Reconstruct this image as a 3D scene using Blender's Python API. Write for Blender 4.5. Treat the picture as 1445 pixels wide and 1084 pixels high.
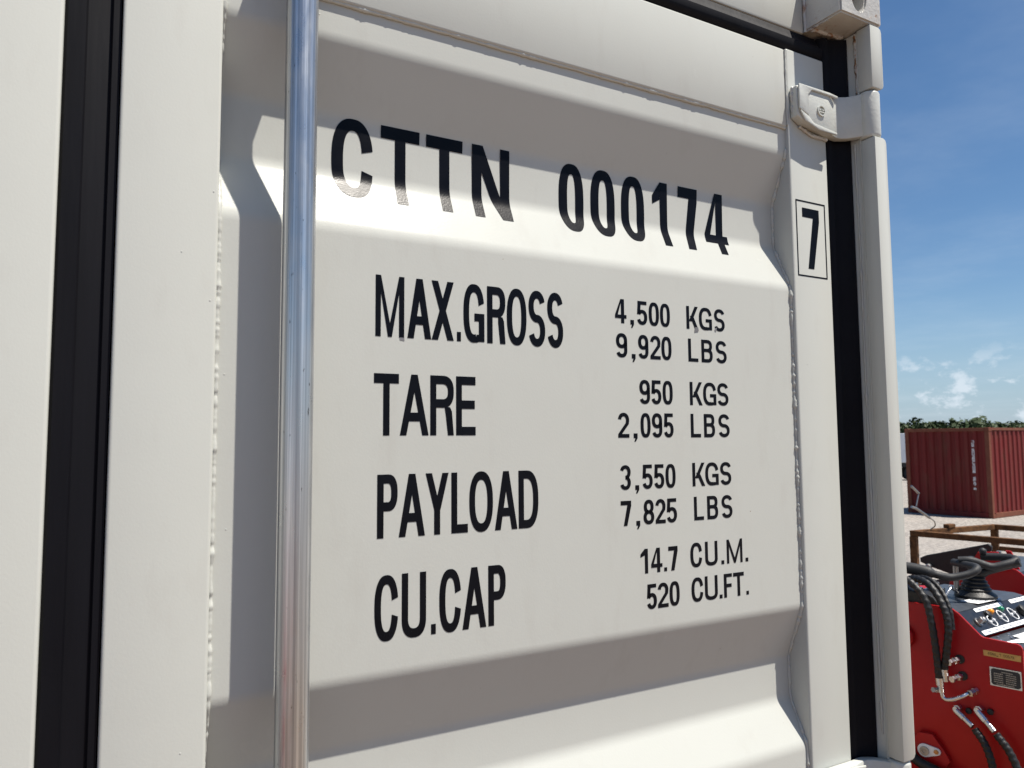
import bpy, bmesh, math, random
from mathutils import Vector, Matrix, noise

# ------------------------------------------------------------------ clean
for o in list(bpy.data.objects):
    bpy.data.objects.remove(o, do_unlink=True)
scene = bpy.context.scene
COL = scene.collection
rad = math.radians
H = 1.75                       # camera height above the yard; door coordinates are relative to it

# ------------------------------------------------------------------ camera
cam_d = bpy.data.cameras.new('camera')
cam = bpy.data.objects.new('camera', cam_d)
COL.objects.link(cam)
cam_d.sensor_width = 36.0
cam_d.lens = 36.0 * 1045.0 / 1445.0
cam_d.clip_start = 0.02
cam_d.clip_end = 6000
right = Vector((0.87719058, -0.48008758, -0.0072528))
down = Vector((0.03083533, 0.07140217, -0.99697087))
fwd = Vector((0.4791512, 0.87430981, 0.07743696))
m = Matrix(((right.x, -down.x, -fwd.x), (right.y, -down.y, -fwd.y), (right.z, -down.z, -fwd.z))).to_4x4()
m.translation = Vector((0, -0.8098, H))
cam.matrix_world = m
cam_d.dof.use_dof = True
cam_d.dof.focus_distance = 1.15
cam_d.dof.aperture_fstop = 13
scene.camera = cam

# ------------------------------------------------------------------ sky, sun, exposure
SUN = Vector((0.85, -1.0, 3.0)).normalized()       # towards the sun
world = bpy.data.worlds.new('World')
scene.world = world
world.use_nodes = True
wn = world.node_tree
wn.nodes.clear()


def wnode(t, **kw):
    n = wn.nodes.new(t)
    for k, v in kw.items():
        setattr(n, k, v)
    return n


sky = wnode('ShaderNodeTexSky', sky_type='NISHITA')
sky.sun_disc = False
sky.sun_elevation = math.asin(SUN.z)
sky.sun_rotation = math.atan2(SUN.x, SUN.y)
sky.altitude = 100
sky.air_density = 1.0
sky.dust_density = 0.15
sky.ozone_density = 3.0
tc = wnode('ShaderNodeTexCoord')
sep = wnode('ShaderNodeSeparateXYZ')
wn.links.new(tc.outputs['Generated'], sep.inputs[0])


def wmath(op, a, b=None, clamp=False):
    n = wnode('ShaderNodeMath', operation=op, use_clamp=clamp)
    for i, v in enumerate((a, b)):
        if v is None:
            continue
        if isinstance(v, (int, float)):
            n.inputs[i].default_value = v
        else:
            wn.links.new(v, n.inputs[i])
    return n.outputs[0]


zc = wmath('MAXIMUM', sep.outputs['Z'], 0.0)
den = wmath('ADD', zc, 0.055)
cmb = wnode('ShaderNodeCombineXYZ')
wn.links.new(wmath('DIVIDE', sep.outputs['X'], den), cmb.inputs[0])
wn.links.new(wmath('DIVIDE', sep.outputs['Y'], den), cmb.inputs[1])


def wnoise(scale, detail, rough, off=(0, 0, 0)):
    mp = wnode('ShaderNodeMapping')
    mp.inputs['Location'].default_value = off
    wn.links.new(cmb.outputs[0], mp.inputs[0])
    n = wnode('ShaderNodeTexNoise')
    n.inputs['Scale'].default_value = scale
    n.inputs['Detail'].default_value = detail
    n.inputs['Roughness'].default_value = rough
    wn.links.new(mp.outputs[0], n.inputs['Vector'])
    return n.outputs['Fac']


def wramp(v, a, b):
    n = wnode('ShaderNodeMapRange', interpolation_type='SMOOTHSTEP')
    n.inputs['From Min'].default_value = a
    n.inputs['From Max'].default_value = b
    wn.links.new(v, n.inputs['Value'])
    return n.outputs[0]


pm = wnode('ShaderNodeMapping')
pm.inputs['Scale'].default_value = (1, 1, 1.7)
pm.inputs['Location'].default_value = (0.35, 0.1, 0.62)
wn.links.new(tc.outputs['Generated'], pm.inputs[0])
pn = wnode('ShaderNodeTexNoise')
pn.inputs['Scale'].default_value = 27
pn.inputs['Detail'].default_value = 7
pn.inputs['Roughness'].default_value = 0.6
wn.links.new(pm.outputs[0], pn.inputs['Vector'])
puff = wramp(pn.outputs['Fac'], 0.48, 0.63)
low = wramp(sep.outputs['Z'], 0.12, 0.06)               # puffs keep to the lower sky
veil = wramp(wnoise(0.9, 6, 0.6, (7.1, 3.2, 1)), 0.42, 0.8)
cl1 = wmath('MULTIPLY', wmath('MULTIPLY', puff, low), 0.75)
cl2 = wmath('MULTIPLY', veil, 0.14)
fac = wmath('MAXIMUM', cl1, cl2, True)
mixc = wnode('ShaderNodeMix', data_type='RGBA')
wn.links.new(fac, mixc.inputs['Factor'])
hsv = wnode('ShaderNodeHueSaturation')
hsv.inputs['Saturation'].default_value = 1.15
wn.links.new(sky.outputs[0], hsv.inputs['Color'])
mixc.inputs['B'].default_value = (7.4, 8.2, 9.0, 1)
haze = wmath('MULTIPLY', wramp(sep.outputs['Z'], 0.20, -0.02), 0.72)      # pale air low over the yard
mixh = wnode('ShaderNodeMix', data_type='RGBA')
wn.links.new(haze, mixh.inputs['Factor'])
wn.links.new(hsv.outputs[0], mixh.inputs['A'])
mixh.inputs['B'].default_value = (3.1, 4.5, 6.3, 1)
wn.links.new(mixh.outputs['Result'], mixc.inputs['A'])
bgn = wnode('ShaderNodeBackground')
wn.links.new(mixc.outputs['Result'], bgn.inputs['Color'])
bgn.inputs['Strength'].default_value = 0.063
wout = wnode('ShaderNodeOutputWorld')
wn.links.new(bgn.outputs[0], wout.inputs['Surface'])

sun_d = bpy.data.lights.new('sun', 'SUN')
sun_d.energy = 4.9
sun_d.angle = rad(0.53)
sun_d.color = (1.0, 0.94, 0.85)
sun = bpy.data.objects.new('sun', sun_d)
COL.objects.link(sun)
sun.rotation_euler = (-SUN).to_track_quat('-Z', 'Y').to_euler()
sun.location = (6, -8, 20)

scene.view_settings.view_transform = 'Standard'
scene.view_settings.look = 'None'
scene.view_settings.gamma = 1
scene.view_settings.use_curve_mapping = False
scene.view_settings.exposure = 0.74

# ------------------------------------------------------------------ material helpers
MATS = {}


class NT:
    def __init__(self, name):
        self.m = bpy.data.materials.new(name)
        self.m.use_nodes = True
        self.t = self.m.node_tree
        self.b = self.t.nodes['Principled BSDF']
        self.tc = self.t.nodes.new('ShaderNodeTexCoord')
        MATS[name] = self.m

    def n(self, t, **kw):
        x = self.t.nodes.new(t)
        for k, v in kw.items():
            setattr(x, k, v)
        return x

    def link(self, a, b):
        self.t.links.new(a, b)

    def noise(self, scale, detail=4, rough=0.55, stretch=(1, 1, 1), off=(0, 0, 0)):
        mp = self.n('ShaderNodeMapping')
        mp.inputs['Scale'].default_value = stretch
        mp.inputs['Location'].default_value = off
        self.link(self.tc.outputs['Object'], mp.inputs[0])
        x = self.n('ShaderNodeTexNoise')
        x.inputs['Scale'].default_value = scale
        x.inputs['Detail'].default_value = detail
        x.inputs['Roughness'].default_value = rough
        self.link(mp.outputs[0], x.inputs['Vector'])
        return x.outputs['Fac']

    def rng(self, v, a, b, c=0.0, d=1.0):
        x = self.n('ShaderNodeMapRange')
        for k, q in zip(('From Min', 'From Max', 'To Min', 'To Max'), (a, b, c, d)):
            x.inputs[k].default_value = q
        self.link(v, x.inputs['Value'])
        return x.outputs[0]

    def mul(self, a, b, op='MULTIPLY'):
        x = self.n('ShaderNodeMath', operation=op)
        for i, v in enumerate((a, b)):
            if isinstance(v, (int, float)):
                x.inputs[i].default_value = v
            else:
                self.link(v, x.inputs[i])
        return x.outputs[0]

    def mix(self, f, a, b):
        x = self.n('ShaderNodeMix', data_type='RGBA')
        if isinstance(f, (int, float)):
            x.inputs['Factor'].default_value = f
        else:
            self.link(f, x.inputs['Factor'])
        for k, v in (('A', a), ('B', b)):
            if isinstance(v, tuple):
                x.inputs[k].default_value = (*v, 1)
            else:
                self.link(v, x.inputs[k])
        return x.outputs['Result']

    def bump(self, h, strength, dist=0.001):
        x = self.n('ShaderNodeBump')
        x.inputs['Strength'].default_value = strength
        x.inputs['Distance'].default_value = dist
        self.link(h, x.inputs['Height'])
        self.link(x.outputs[0], self.b.inputs['Normal'])

    def set(self, color=None, rough=None, metal=None, spec=None, coat=None):
        if color is not None:
            if isinstance(color, tuple):
                self.b.inputs['Base Color'].default_value = (*color, 1)
            else:
                self.link(color, self.b.inputs['Base Color'])
        if rough is not None:
            if isinstance(rough, (int, float)):
                self.b.inputs['Roughness'].default_value = rough
            else:
                self.link(rough, self.b.inputs['Roughness'])
        if metal is not None:
            self.b.inputs['Metallic'].default_value = metal
        if spec is not None:
            self.b.inputs['Specular IOR Level'].default_value = spec
        if coat is not None:
            self.b.inputs['Coat Weight'].default_value = coat
            self.b.inputs['Coat Roughness'].default_value = 0.12


def simple(name, color, rough=0.5, metal=0.0, var=0.25, scale=30, bump=0.0, spec=None):
    q = NT(name)
    f = q.noise(scale, 5, 0.6)
    dark = tuple(c * (1 - var) for c in color)
    lite = tuple(min(1, c * (1 + var)) for c in color)
    q.set(color=q.mix(q.rng(f, 0.3, 0.7), dark, lite), rough=q.rng(q.noise(scale * 1.7, 3), 0.3, 0.7, max(0.03, rough - 0.06), rough + 0.08), metal=metal, spec=spec)
    if bump:
        q.bump(q.noise(scale * 6, 3), bump, 0.002)
    return q.m


# white container paint, orange peel, faint grime
q = NT('white_paint')
g1 = q.rng(q.noise(3.2, 6, 0.6, (1, 1, 0.45)), 0.35, 0.75)
g2 = q.rng(q.noise(26, 5, 0.65, (1, 1, 0.3), (3, 1, 2)), 0.55, 0.8)
c0 = q.mix(q.mul(g1, 0.6), (0.486, 0.497, 0.464), (0.461, 0.466, 0.430))
c1 = q.mix(q.mul(g2, 0.22), c0, (0.37, 0.35, 0.315))
speck = q.rng(q.noise(150, 2, 0.5, (1, 1, 1), (5, 5, 5)), 0.80, 0.83)
q.set(color=q.mix(speck, c1, (0.25, 0.2, 0.15)), rough=q.rng(q.noise(9, 4), 0.3, 0.7, 0.21, 0.28), spec=0.125)
peel = q.noise(400, 2, 0.5, (1, 1, 0.8))
wave = q.noise(7, 2, 0.4)
q.bump(q.mul(q.mul(peel, 0.085), q.mul(wave, 0.8), 'ADD'), 0.42, 0.002)

q = NT('rusty_white_paint')
g1 = q.noise(55, 7, 0.7)
ob = q.n('ShaderNodeSeparateXYZ')
q.link(q.tc.outputs['Object'], ob.inputs[0])
c0 = q.mix(q.rng(q.noise(9, 5), 0.35, 0.7), (0.485, 0.48, 0.45), (0.42, 0.41, 0.38))
rustm = q.rng(g1, 0.55, 0.64)
rc = q.mix(q.rng(q.noise(120, 4), 0.35, 0.65), (0.11, 0.04, 0.015), (0.33, 0.15, 0.05))
zone = q.rng(q.noise(14, 3, 0.5, (1, 1, 1), (0.3, 0, 0)), 0.42, 0.6)
q.set(color=q.mix(q.mul(rustm, zone), c0, rc), rough=q.rng(g1, 0.5, 0.7, 0.34, 0.7))
q.bump(q.noise(160, 4), 0.35, 0.003)

q = NT('rust_stained_weld')
g1 = q.noise(60, 7, 0.7)
q.set(color=q.mix(q.rng(g1, 0.44, 0.56), (0.46, 0.45, 0.42), q.mix(q.rng(q.noise(140, 4), 0.35, 0.65), (0.10, 0.04, 0.015), (0.30, 0.15, 0.06))), rough=0.6)
q.bump(q.noise(160, 4), 0.4, 0.003)

q = NT('rubber')
q.set(color=q.mix(q.rng(q.noise(6, 5, 0.6, (3, 3, 0.3)), 0.35, 0.7), (0.0035, 0.0035, 0.0055), (0.006, 0.006, 0.009)), rough=q.rng(q.noise(12, 4), 0.3, 0.7, 0.55, 0.7), spec=0.14)
q.bump(q.noise(60, 3, 0.5, (1, 1, 0.1)), 0.3, 0.003)

q = NT('galvanised_steel')
st = q.noise(330, 4, 0.6, (1, 1, 0.006))
st2 = q.noise(210, 3, 0.6, (1, 1, 0.005), (4, 1, 7))
sp = q.noise(70, 4, 0.6, (1, 1, 0.25))
dk = q.rng(q.noise(240, 3, 0.6, (1, 1, 0.3), (9, 2, 1)), 0.69, 0.74)
c0 = q.mix(q.rng(st, 0.32, 0.68), (0.42, 0.43, 0.435), (0.82, 0.825, 0.83))
c0 = q.mix(q.rng(st2, 0.42, 0.62, 0.0, 0.7), c0, (0.27, 0.28, 0.30))
q.set(color=q.mix(dk, c0, (0.10, 0.09, 0.085)), rough=q.rng(sp, 0.3, 0.7, 0.25, 0.40), metal=0.9)
q.bump(q.mul(st, q.mul(sp, 0.35), 'ADD'), 0.55, 0.0012)

q = NT('black_vinyl')
q.set(color=q.mix(q.rng(q.noise(40, 5), 0.35, 0.75), (0.0022, 0.0026, 0.0048), (0.0042, 0.0047, 0.0075)), rough=q.rng(q.noise(25, 4), 0.3, 0.7, 0.28, 0.38), spec=0.115)
q.bump(q.noise(420, 2, 0.5), 0.25, 0.0006)

simple('grey_smudge', (0.16, 0.16, 0.17), 0.6)
simple('hinge_paint', (0.486, 0.497, 0.464), 0.4, 0, 0.05, 40, 0.25)

# yard ground : crushed pale limestone
q = NT('gravel')
mp = q.n('ShaderNodeMapping')
q.link(q.tc.outputs['Object'], mp.inputs[0])
vo = q.n('ShaderNodeTexVoronoi')
vo.inputs['Scale'].default_value = 13
q.link(mp.outputs[0], vo.inputs['Vector'])
vo2 = q.n('ShaderNodeTexVoronoi')
vo2.inputs['Scale'].default_value = 38
q.link(mp.outputs[0], vo2.inputs['Vector'])
stone = q.mix(q.rng(vo.outputs['Distance'], 0.0, 0.7), (0.44, 0.405, 0.365), (0.17, 0.155, 0.14))
hue = q.n('ShaderNodeSeparateXYZ')
q.link(vo.outputs['Color'], hue.inputs[0])
stone = q.mix(q.mul(q.rng(hue.outputs[0], 0.45, 1.0), 0.7), stone, (0.19, 0.18, 0.17))
patch = q.rng(q.noise(0.45, 6, 0.6), 0.35, 0.7)
stone = q.mix(q.mul(patch, 0.3), stone, (0.40, 0.35, 0.30))
# unseen brown soil by the doors, added to darken and warm bounced light
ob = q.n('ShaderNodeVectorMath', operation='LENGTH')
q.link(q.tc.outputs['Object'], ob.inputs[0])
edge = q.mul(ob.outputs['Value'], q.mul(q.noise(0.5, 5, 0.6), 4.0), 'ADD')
bounce_zone = q.rng(edge, 6.6, 8.4, 1.0, 0.0)
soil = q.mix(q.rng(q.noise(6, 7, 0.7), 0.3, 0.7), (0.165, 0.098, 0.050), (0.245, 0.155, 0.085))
q.set(color=q.mix(bounce_zone, stone, soil), rough=0.9)
q.bump(q.mul(vo.outputs['Distance'], q.mul(vo2.outputs['Distance'], 0.4), 'ADD'), 0.7, 0.03)

# red loader paints etc.
q = NT('red_paint')
f1 = q.rng(q.noise(4, 5, 0.6), 0.3, 0.75)
d1 = q.rng(q.noise(40, 6, 0.7), 0.58, 0.75)
c0 = q.mix(f1, (0.33, 0.005, 0.007), (0.40, 0.008, 0.010))
q.set(color=q.mix(q.mul(d1, 0.10), c0, (0.35, 0.12, 0.09)), rough=q.rng(q.noise(15, 4), 0.3, 0.7, 0.28, 0.42), spec=0.28)
q.bump(q.noise(300, 2), 0.08, 0.001)
simple('black_powdercoat', (0.007, 0.007, 0.008), 0.5, 0, 0.3, 60, 0.2)
simple('black_foam', (0.013, 0.014, 0.016), 0.6, 0, 0.25, 90, 0.25)
simple('panel_grey', (0.040, 0.046, 0.056), 0.38, 0, 0.2, 25)
simple('panel_dark', (0.010, 0.012, 0.018), 0.35, 0, 0.2, 25)
simple('hose_rubber', (0.005, 0.005, 0.0055), 0.5, 0, 0.3, 60, 0.3)
simple('bright_steel', (0.62, 0.62, 0.63), 0.22, 1.0, 0.15, 60, 0.15)
simple('dull_steel', (0.35, 0.34, 0.33), 0.42, 1.0, 0.25, 60, 0.3)
simple('decal_white', (0.78, 0.79, 0.80), 0.45, 0, 0.04, 20)
simple('decal_ink', (0.16, 0.18, 0.22), 0.5, 0, 0.1, 20)
simple('brass_bolt', (0.45, 0.22, 0.08), 0.4, 0.8)
simple('masking_tape', (0.55, 0.33, 0.10), 0.7, 0, 0.1, 60)
simple('ink_pen', (0.10, 0.06, 0.02), 0.6)
simple('orange_lens', (0.75, 0.25, 0.01), 0.25)
simple('green_lens', (0.01, 0.16, 0.09), 0.25)
simple('track_rubber', (0.02, 0.02, 0.02), 0.8, 0, 0.4, 20, 0.5)

q = NT('rusty_steel')
f1 = q.rng(q.noise(18, 7, 0.7), 0.3, 0.7)
q.set(color=q.mix(f1, (0.035, 0.016, 0.008), (0.17, 0.08, 0.03)), rough=0.8, spec=0.2)
q.bump(q.noise(90, 5), 0.5, 0.003)

q = NT('container_red')
f1 = q.rng(q.noise(1.1, 7, 0.65, (1, 1, 0.35)), 0.3, 0.75)
f2 = q.rng(q.noise(3.5, 7, 0.72, (1, 1, 0.3)), 0.48, 0.70)
c0 = q.mix(f1, (0.15, 0.013, 0.012), (0.125, 0.014, 0.012))
q.set(color=q.mix(q.mul(f2, 0.6), c0, (0.12, 0.045, 0.028)), rough=0.62, spec=0.25)
q.bump(q.noise(30, 5), 0.3, 0.006)
q = NT('container_rust_edge')
f1 = q.rng(q.noise(3, 7, 0.7), 0.3, 0.7)
q.set(color=q.mix(f1, (0.13, 0.038, 0.024), (0.19, 0.075, 0.045)), rough=0.75, spec=0.2)
q.bump(q.noise(30, 5), 0.3, 0.006)

q = NT('foliage')
f1 = q.rng(q.noise(1.2, 5, 0.6), 0.3, 0.7)
q.set(color=q.mix(f1, (0.020, 0.036, 0.012), (0.045, 0.068, 0.022)), rough=0.65, spec=0.25)
simple('bark', (0.10, 0.075, 0.055), 0.9, 0, 0.3, 4, 0.5)
simple('trailer_white', (0.75, 0.76, 0.78), 0.45, 0, 0.05, 2)
simple('tyre_black', (0.02, 0.02, 0.02), 0.8)
M = MATS


# ------------------------------------------------------------------ mesh helpers
class MB:
    """collects faces of one mesh object"""

    def __init__(self):
        self.v = []
        self.f = []

    def add(self, vs, fs):
        o = len(self.v)
        self.v += [tuple(p) for p in vs]
        self.f += [tuple(i + o for i in f) for f in fs]
        return self

    def box(self, x0, x1, y0, y1, z0, z1):
        p = [(x, y, z) for z in (z0, z1) for y in (y0, y1) for x in (x0, x1)]
        return self.add(p, [(0, 2, 3, 1), (4, 5, 7, 6), (0, 1, 5, 4), (2, 6, 7, 3), (0, 4, 6, 2), (1, 3, 7, 5)])

    def prism(self, pts, a, b, axis):
        """polygon in the two other axes, extruded along axis from a to b"""
        def P(p, t):
            return {'x': (t, p[0], p[1]), 'y': (p[0], t, p[1]), 'z': (p[0], p[1], t)}[axis]
        n = len(pts)
        vs = [P(p, a) for p in pts] + [P(p, b) for p in pts]
        fs = [tuple(range(n))[::-1], tuple(range(n, 2 * n))]
        fs += [(i, (i + 1) % n, n + (i + 1) % n, n + i) for i in range(n)]
        return self.add(vs, fs)

    def tube(self, pts, r, seg=10, cap=True, rf=None):
        """tube along points; rf(i, k) may change the radius"""
        pts = [Vector(p) for p in pts]
        n = len(pts)
        ts = [(pts[min(i + 1, n - 1)] - pts[max(i - 1, 0)]).normalized() for i in range(n)]
        u = ts[0].orthogonal().normalized()
        vs = []
        for i in range(n):
            u = (u - ts[i] * u.dot(ts[i]))
            u = u.normalized() if u.length > 1e-6 else ts[i].orthogonal().normalized()
            w = ts[i].cross(u)
            for k in range(seg):
                a = 2 * math.pi * k / seg
                rr = r[i] if isinstance(r, (list, tuple)) else r
                if rf:
                    rr *= rf(i, k)
                vs.append(pts[i] + (u * math.cos(a) + w * math.sin(a)) * rr)
        fs = [(i * seg + k, i * seg + (k + 1) % seg, (i + 1) * seg + (k + 1) % seg, (i + 1) * seg + k)
              for i in range(n - 1) for k in range(seg)]
        if cap:
            fs += [tuple(range(seg))[::-1], tuple(range((n - 1) * seg, n * seg))]
        return self.add(vs, fs)

    def lathe(self, prof, c, axis, seg=16):
        """prof: (radius, height) along axis from point c"""
        ax = Vector(axis).normalized()
        u = ax.orthogonal().normalized()
        w = ax.cross(u)
        c = Vector(c)
        vs = [c + ax * h + (u * math.cos(2 * math.pi * k / seg) + w * math.sin(2 * math.pi * k / seg)) * r
              for r, h in prof for k in range(seg)]
        n = len(prof)
        fs = [(i * seg + k, i * seg + (k + 1) % seg, (i + 1) * seg + (k + 1) % seg, (i + 1) * seg + k)
              for i in range(n - 1) for k in range(seg)]
        fs += [tuple(range(seg))[::-1], tuple(range((n - 1) * seg, n * seg))]
        return self.add(vs, fs)

    def build(self, name, mat, parent=None, bevel=0.0, smooth=None, seg=2, recalc=True):
        me = bpy.data.meshes.new(name)
        me.from_pydata(self.v, [], self.f)
        bm = bmesh.new()
        bm.from_mesh(me)
        if recalc:
            bmesh.ops.recalc_face_normals(bm, faces=bm.faces)
        if bevel:
            es = [e for e in bm.edges if len(e.link_faces) == 2 and e.calc_face_angle(0) > 0.5]
            bmesh.ops.bevel(bm, geom=es, offset=bevel, segments=seg, profile=0.5, affect='EDGES', clamp_overlap=True)
        bm.to_mesh(me)
        bm.free()
        if smooth is not None:
            me.shade_smooth()
            me.set_sharp_from_angle(angle=rad(smooth))
        me.materials.append(M[mat])
        o = bpy.data.objects.new(name, me)
        COL.objects.link(o)
        if parent is not None:
            o.parent = parent
        return o


def empty(name, label, cat, loc=(0, 0, 0), rz=0, group=None):
    o = bpy.data.objects.new(name, None)
    o.empty_display_size = 0.2
    COL.objects.link(o)
    o.location = loc
    o.rotation_euler = (0, 0, rz)
    return tag(o, label, cat, group)


def tag(o, label, cat, group=None):
    o['label'] = label
    o['category'] = cat
    if group:
        o['group'] = group
    return o


def copy_tree(o, parent=None):
    c = o.copy()
    COL.objects.link(c)
    c.parent = parent
    for ch in o.children:
        copy_tree(ch, c)
    return c


def smooth_path(pts, n):
    """Catmull-Rom through points"""
    P = [Vector(p) for p in pts]
    P = [P[0] * 2 - P[1]] + P + [P[-1] * 2 - P[-2]]
    out = []
    for i in range(1, len(P) - 2):
        for k in range(n):
            t = k / n
            a, b, c, d = P[i - 1], P[i], P[i + 1], P[i + 2]
            out.append(0.5 * ((2 * b) + (c - a) * t + (2 * a - 5 * b + 4 * c - d) * t * t + (3 * b - a - 3 * c + d) * t ** 3))
    out.append(P[-2])
    return out


# ------------------------------------------------------------------ ground
def gz(x, y):
    r = math.hypot(x, y + 1)
    if r < 5:
        return 0.0
    if r < 20:
        return -0.534 * (r - 5) / 15
    if r < 36:
        return -0.534
    return -0.534 - min(2.6, (r - 36) * 0.026)


b = MB()
rings = [0, 1, 2, 3, 4, 5, 6.5, 8, 10, 12.5, 16, 20, 25, 30, 36, 45, 60, 80, 110, 136, 180, 300, 700, 1500, 3000]
NS = 72
for r in rings:
    for k in range(NS):
        a = 2 * math.pi * k / NS
        x, y = r * math.cos(a), -1 + r * math.sin(a)
        b.v.append((x, y, gz(x, y)))
for i in range(1, len(rings) - 1):
    for k in range(NS):
        b.f.append((i * NS + k, i * NS + (k + 1) % NS, (i + 1) * NS + (k + 1) % NS, (i + 1) * NS + k))
b.v[0] = (0, -1, 0)
for k in range(NS):
    b.f.append((0, NS + k, NS + (k + 1) % NS))
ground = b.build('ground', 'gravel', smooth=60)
ground['kind'] = 'structure'

# ================================================================== WHITE CONTAINER
box_c = empty('shipping_container', 'white shipping container with black weight markings on its corrugated door', 'container', (0, 0, 0))
XM = -0.0227                  # centre line between the two leaves
DB, DT = -1.60, 0.643         # leaf bottom and top (relative to H)
CT, CB = 0.815, -1.73         # container top and underside
LEN = 3.0
random.seed(4)


def mx(mir, x):
    return 2 * XM - x if mir else x


class MMB(MB):
    """MB in door coordinates: mirrored for the other leaf and lifted by H on build"""

    def __init__(self, mir=False):
        super().__init__()
        self.mir = mir

    def build(self, *a, **k):
        self.v = [(mx(self.mir, p[0]), p[1], p[2] + H) for p in self.v]
        if self.mir:
            self.f = [f[::-1] for f in self.f]
        return super().build(*a, **k)


# corrugation profile: (y, z) corners from the top down
PROF = [(.008, .520), (.008, .466), (.040, .388), (.040, .3165), (.008, .2445), (.008, -.260), (.038, -.341),
        (.038, -.405), (.008, -.468), (.008, -.958), (.038, -1.036), (.038, -1.104), (.008, -1.175), (.008, -1.445)]


def fillet(pts, r, n=6):
    out = [Vector(pts[0])]
    for i in range(1, len(pts) - 1):
        p = Vector(pts[i])
        a = (Vector(pts[i - 1]) - p).normalized()
        c = (Vector(pts[i + 1]) - p).normalized()
        ang = a.angle(c)
        t = r / math.tan(ang / 2)
        s, e = p + a * t, p + c * t
        for k in range(n + 1):
            u = k / n
            out.append(s.lerp(p, u).lerp(p.lerp(e, u), u))
    out.append(Vector(pts[-1]))
    return out


FP = fillet(PROF, 0.040)
# arc length table, measured so that s == z at the recess line z = .35
ARC = [0.0]
for i in range(1, len(FP)):
    ARC.append(ARC[-1] + (FP[i] - FP[i - 1]).length)


def prof_at(L):
    for i in range(1, len(FP)):
        if L <= ARC[i]:
            t = (L - ARC[i - 1]) / max(1e-9, ARC[i] - ARC[i - 1])
            return FP[i - 1].lerp(FP[i], t)
    return FP[-1]


L35 = next(ARC[i - 1] + (FP[i - 1].y - .35) for i in range(1, len(FP)) if FP[i].y <= .35)


def bead(mb, pts, r, seed, step=0.0022, seg=7, amp=0.35):
    """lumpy weld bead along a polyline"""
    P = [Vector(p) for p in pts]
    path = []
    for i in range(len(P) - 1):
        L = (P[i + 1] - P[i]).length
        n = max(1, int(L / step))
        path += [P[i].lerp(P[i + 1], k / n) for k in range(n)]
    path.append(P[-1])
    rr = []
    for i, p in enumerate(path):
        w = 0.8 * noise.noise(Vector((i * .17, seed, 0))) + 0.9 * noise.noise(Vector((i * .62, seed + 9, 0)))
        rr.append(r * (1 + amp * w))
        path[i] = p + Vector((noise.noise(Vector((i * .1, seed, 5))), 0.3 * noise.noise(Vector((i * .2, seed, 7))), noise.noise(Vector((i * .1, seed, 3))))) * r * 0.30
    mb.tube(path, rr, seg)


def door_leaf(mir):
    d = MMB(mir)
    d.box(.0025, .0965, 0, .05, DB, DT)
    d.box(.962, 1.053, 0, .05, DB, DT)
    d.box(.0966, .9619, .0025, .05, .509, DT - .001)
    d.box(.0966, .9619, .0025, .05, DB + .001, -1.437)
    door = d.build('door', 'white_paint', box_c, bevel=.0035, seg=3, smooth=35)
    door['label'] = 'white door leaf with black markings and single lock rod' if not mir else 'plain white door leaf beside the centre seal'
    # corrugated sheet
    s = MMB(mir)
    cols = [.0925 + (.966 - .0925) * k / 14 for k in range(15)]
    for p in FP:
        for x in cols:
            s.v.append((x, p.x, p.y))
    nc = len(cols)
    for i in range(len(FP) - 1):
        for k in range(nc - 1):
            s.f.append((i * nc + k, i * nc + k + 1, (i + 1) * nc + k + 1, (i + 1) * nc + k))
    sh = s.build('corrugated_panel', 'white_paint', door, smooth=30, recalc=True)
    # welds
    w = MMB(mir)
    bead(w, [(.0975, p.x - .001, p.y) for p in FP if -1.4 < p.y < .505], .0031, 1.5, amp=.38)
    w.build('weld_bead', 'white_paint', door, smooth=80)
    w = MMB(mir)
    bead(w, [(.9608, p.x - .0008, p.y) for p in FP if -1.4 < p.y < .505], .0025, 4.5, amp=.75)
    w.build('weld_bead', 'white_paint', door, smooth=80)
    w = MMB(mir)
    bead(w, [(.098, .0065, .5085), (.960, .0065, .5085)], .0024, 7.5)
    w.build('weld_bead', 'white_paint', door, smooth=80)
    w = MMB(mir)
    bead(w, [(.9612, .0018, .64), (.9612, .0018, .512)], .0016, 8.5)
    w.build('weld_bead', 'white_paint', door, smooth=80)
    # little paint runs / blobs on the stile
    for bx, bz in ((.091, .262), (.090, .147), (.1065, .072), (.1115, -.088), (.062, .195), (.073, -.30), (.985, .12), (.20, .49)):
        by = 0 if bx < .1 or bx > .96 else .008
        w = MMB(mir)
        w.lathe([(.0008, 0), (.0009, -.0003), (.0005, -.0006)], (bx, by + .0003, bz), (0, 1, 0), 8)
        w.build('paint_blob', 'white_paint', door, smooth=60)
    # seals: outer side, top, bottom
    g = MMB(mir)
    for pr in ([(1.0532, .030), (1.0545, .012), (1.060, .004), (1.0675, .001), (1.069, .006), (1.083, .002), (1.094, -.006), (1.1025, -.010), (1.1025, .03)],):
        g.prism(pr, DB - .03, DT + .045, 'z')
    g.prism([(.034, .6432), (.012, .6432), (.004, .6475), (.001, .655), (.0005, .664), (.006, .667), (.012, .680), (.016, .689), (.034, .689)], -.0227, 1.0526, 'x')
    g.prism([(.034, DB), (.012, DB), (.002, DB - .010), (.004, DB - .03), (.034, DB - .034)], -.0227, 1.0526, 'x')
    g.build('door_seal', 'rubber', door, smooth=40)
    return door


door_r = door_leaf(False)
door_l = door_leaf(True)
# centre seal belongs to the right leaf and laps over the left one
g = MMB()
g.prism([(-.0482, .030), (-.0478, .010), (-.045, .0065), (-.0295, .0045), (-.0278, .008), (-.0078, .010), (-.0058, .0062), (.0012, .0058), (.0022, .03)], DB - .01, DT + .002, 'z')
g.build('centre_seal', 'rubber', door_r, smooth=30)


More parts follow.
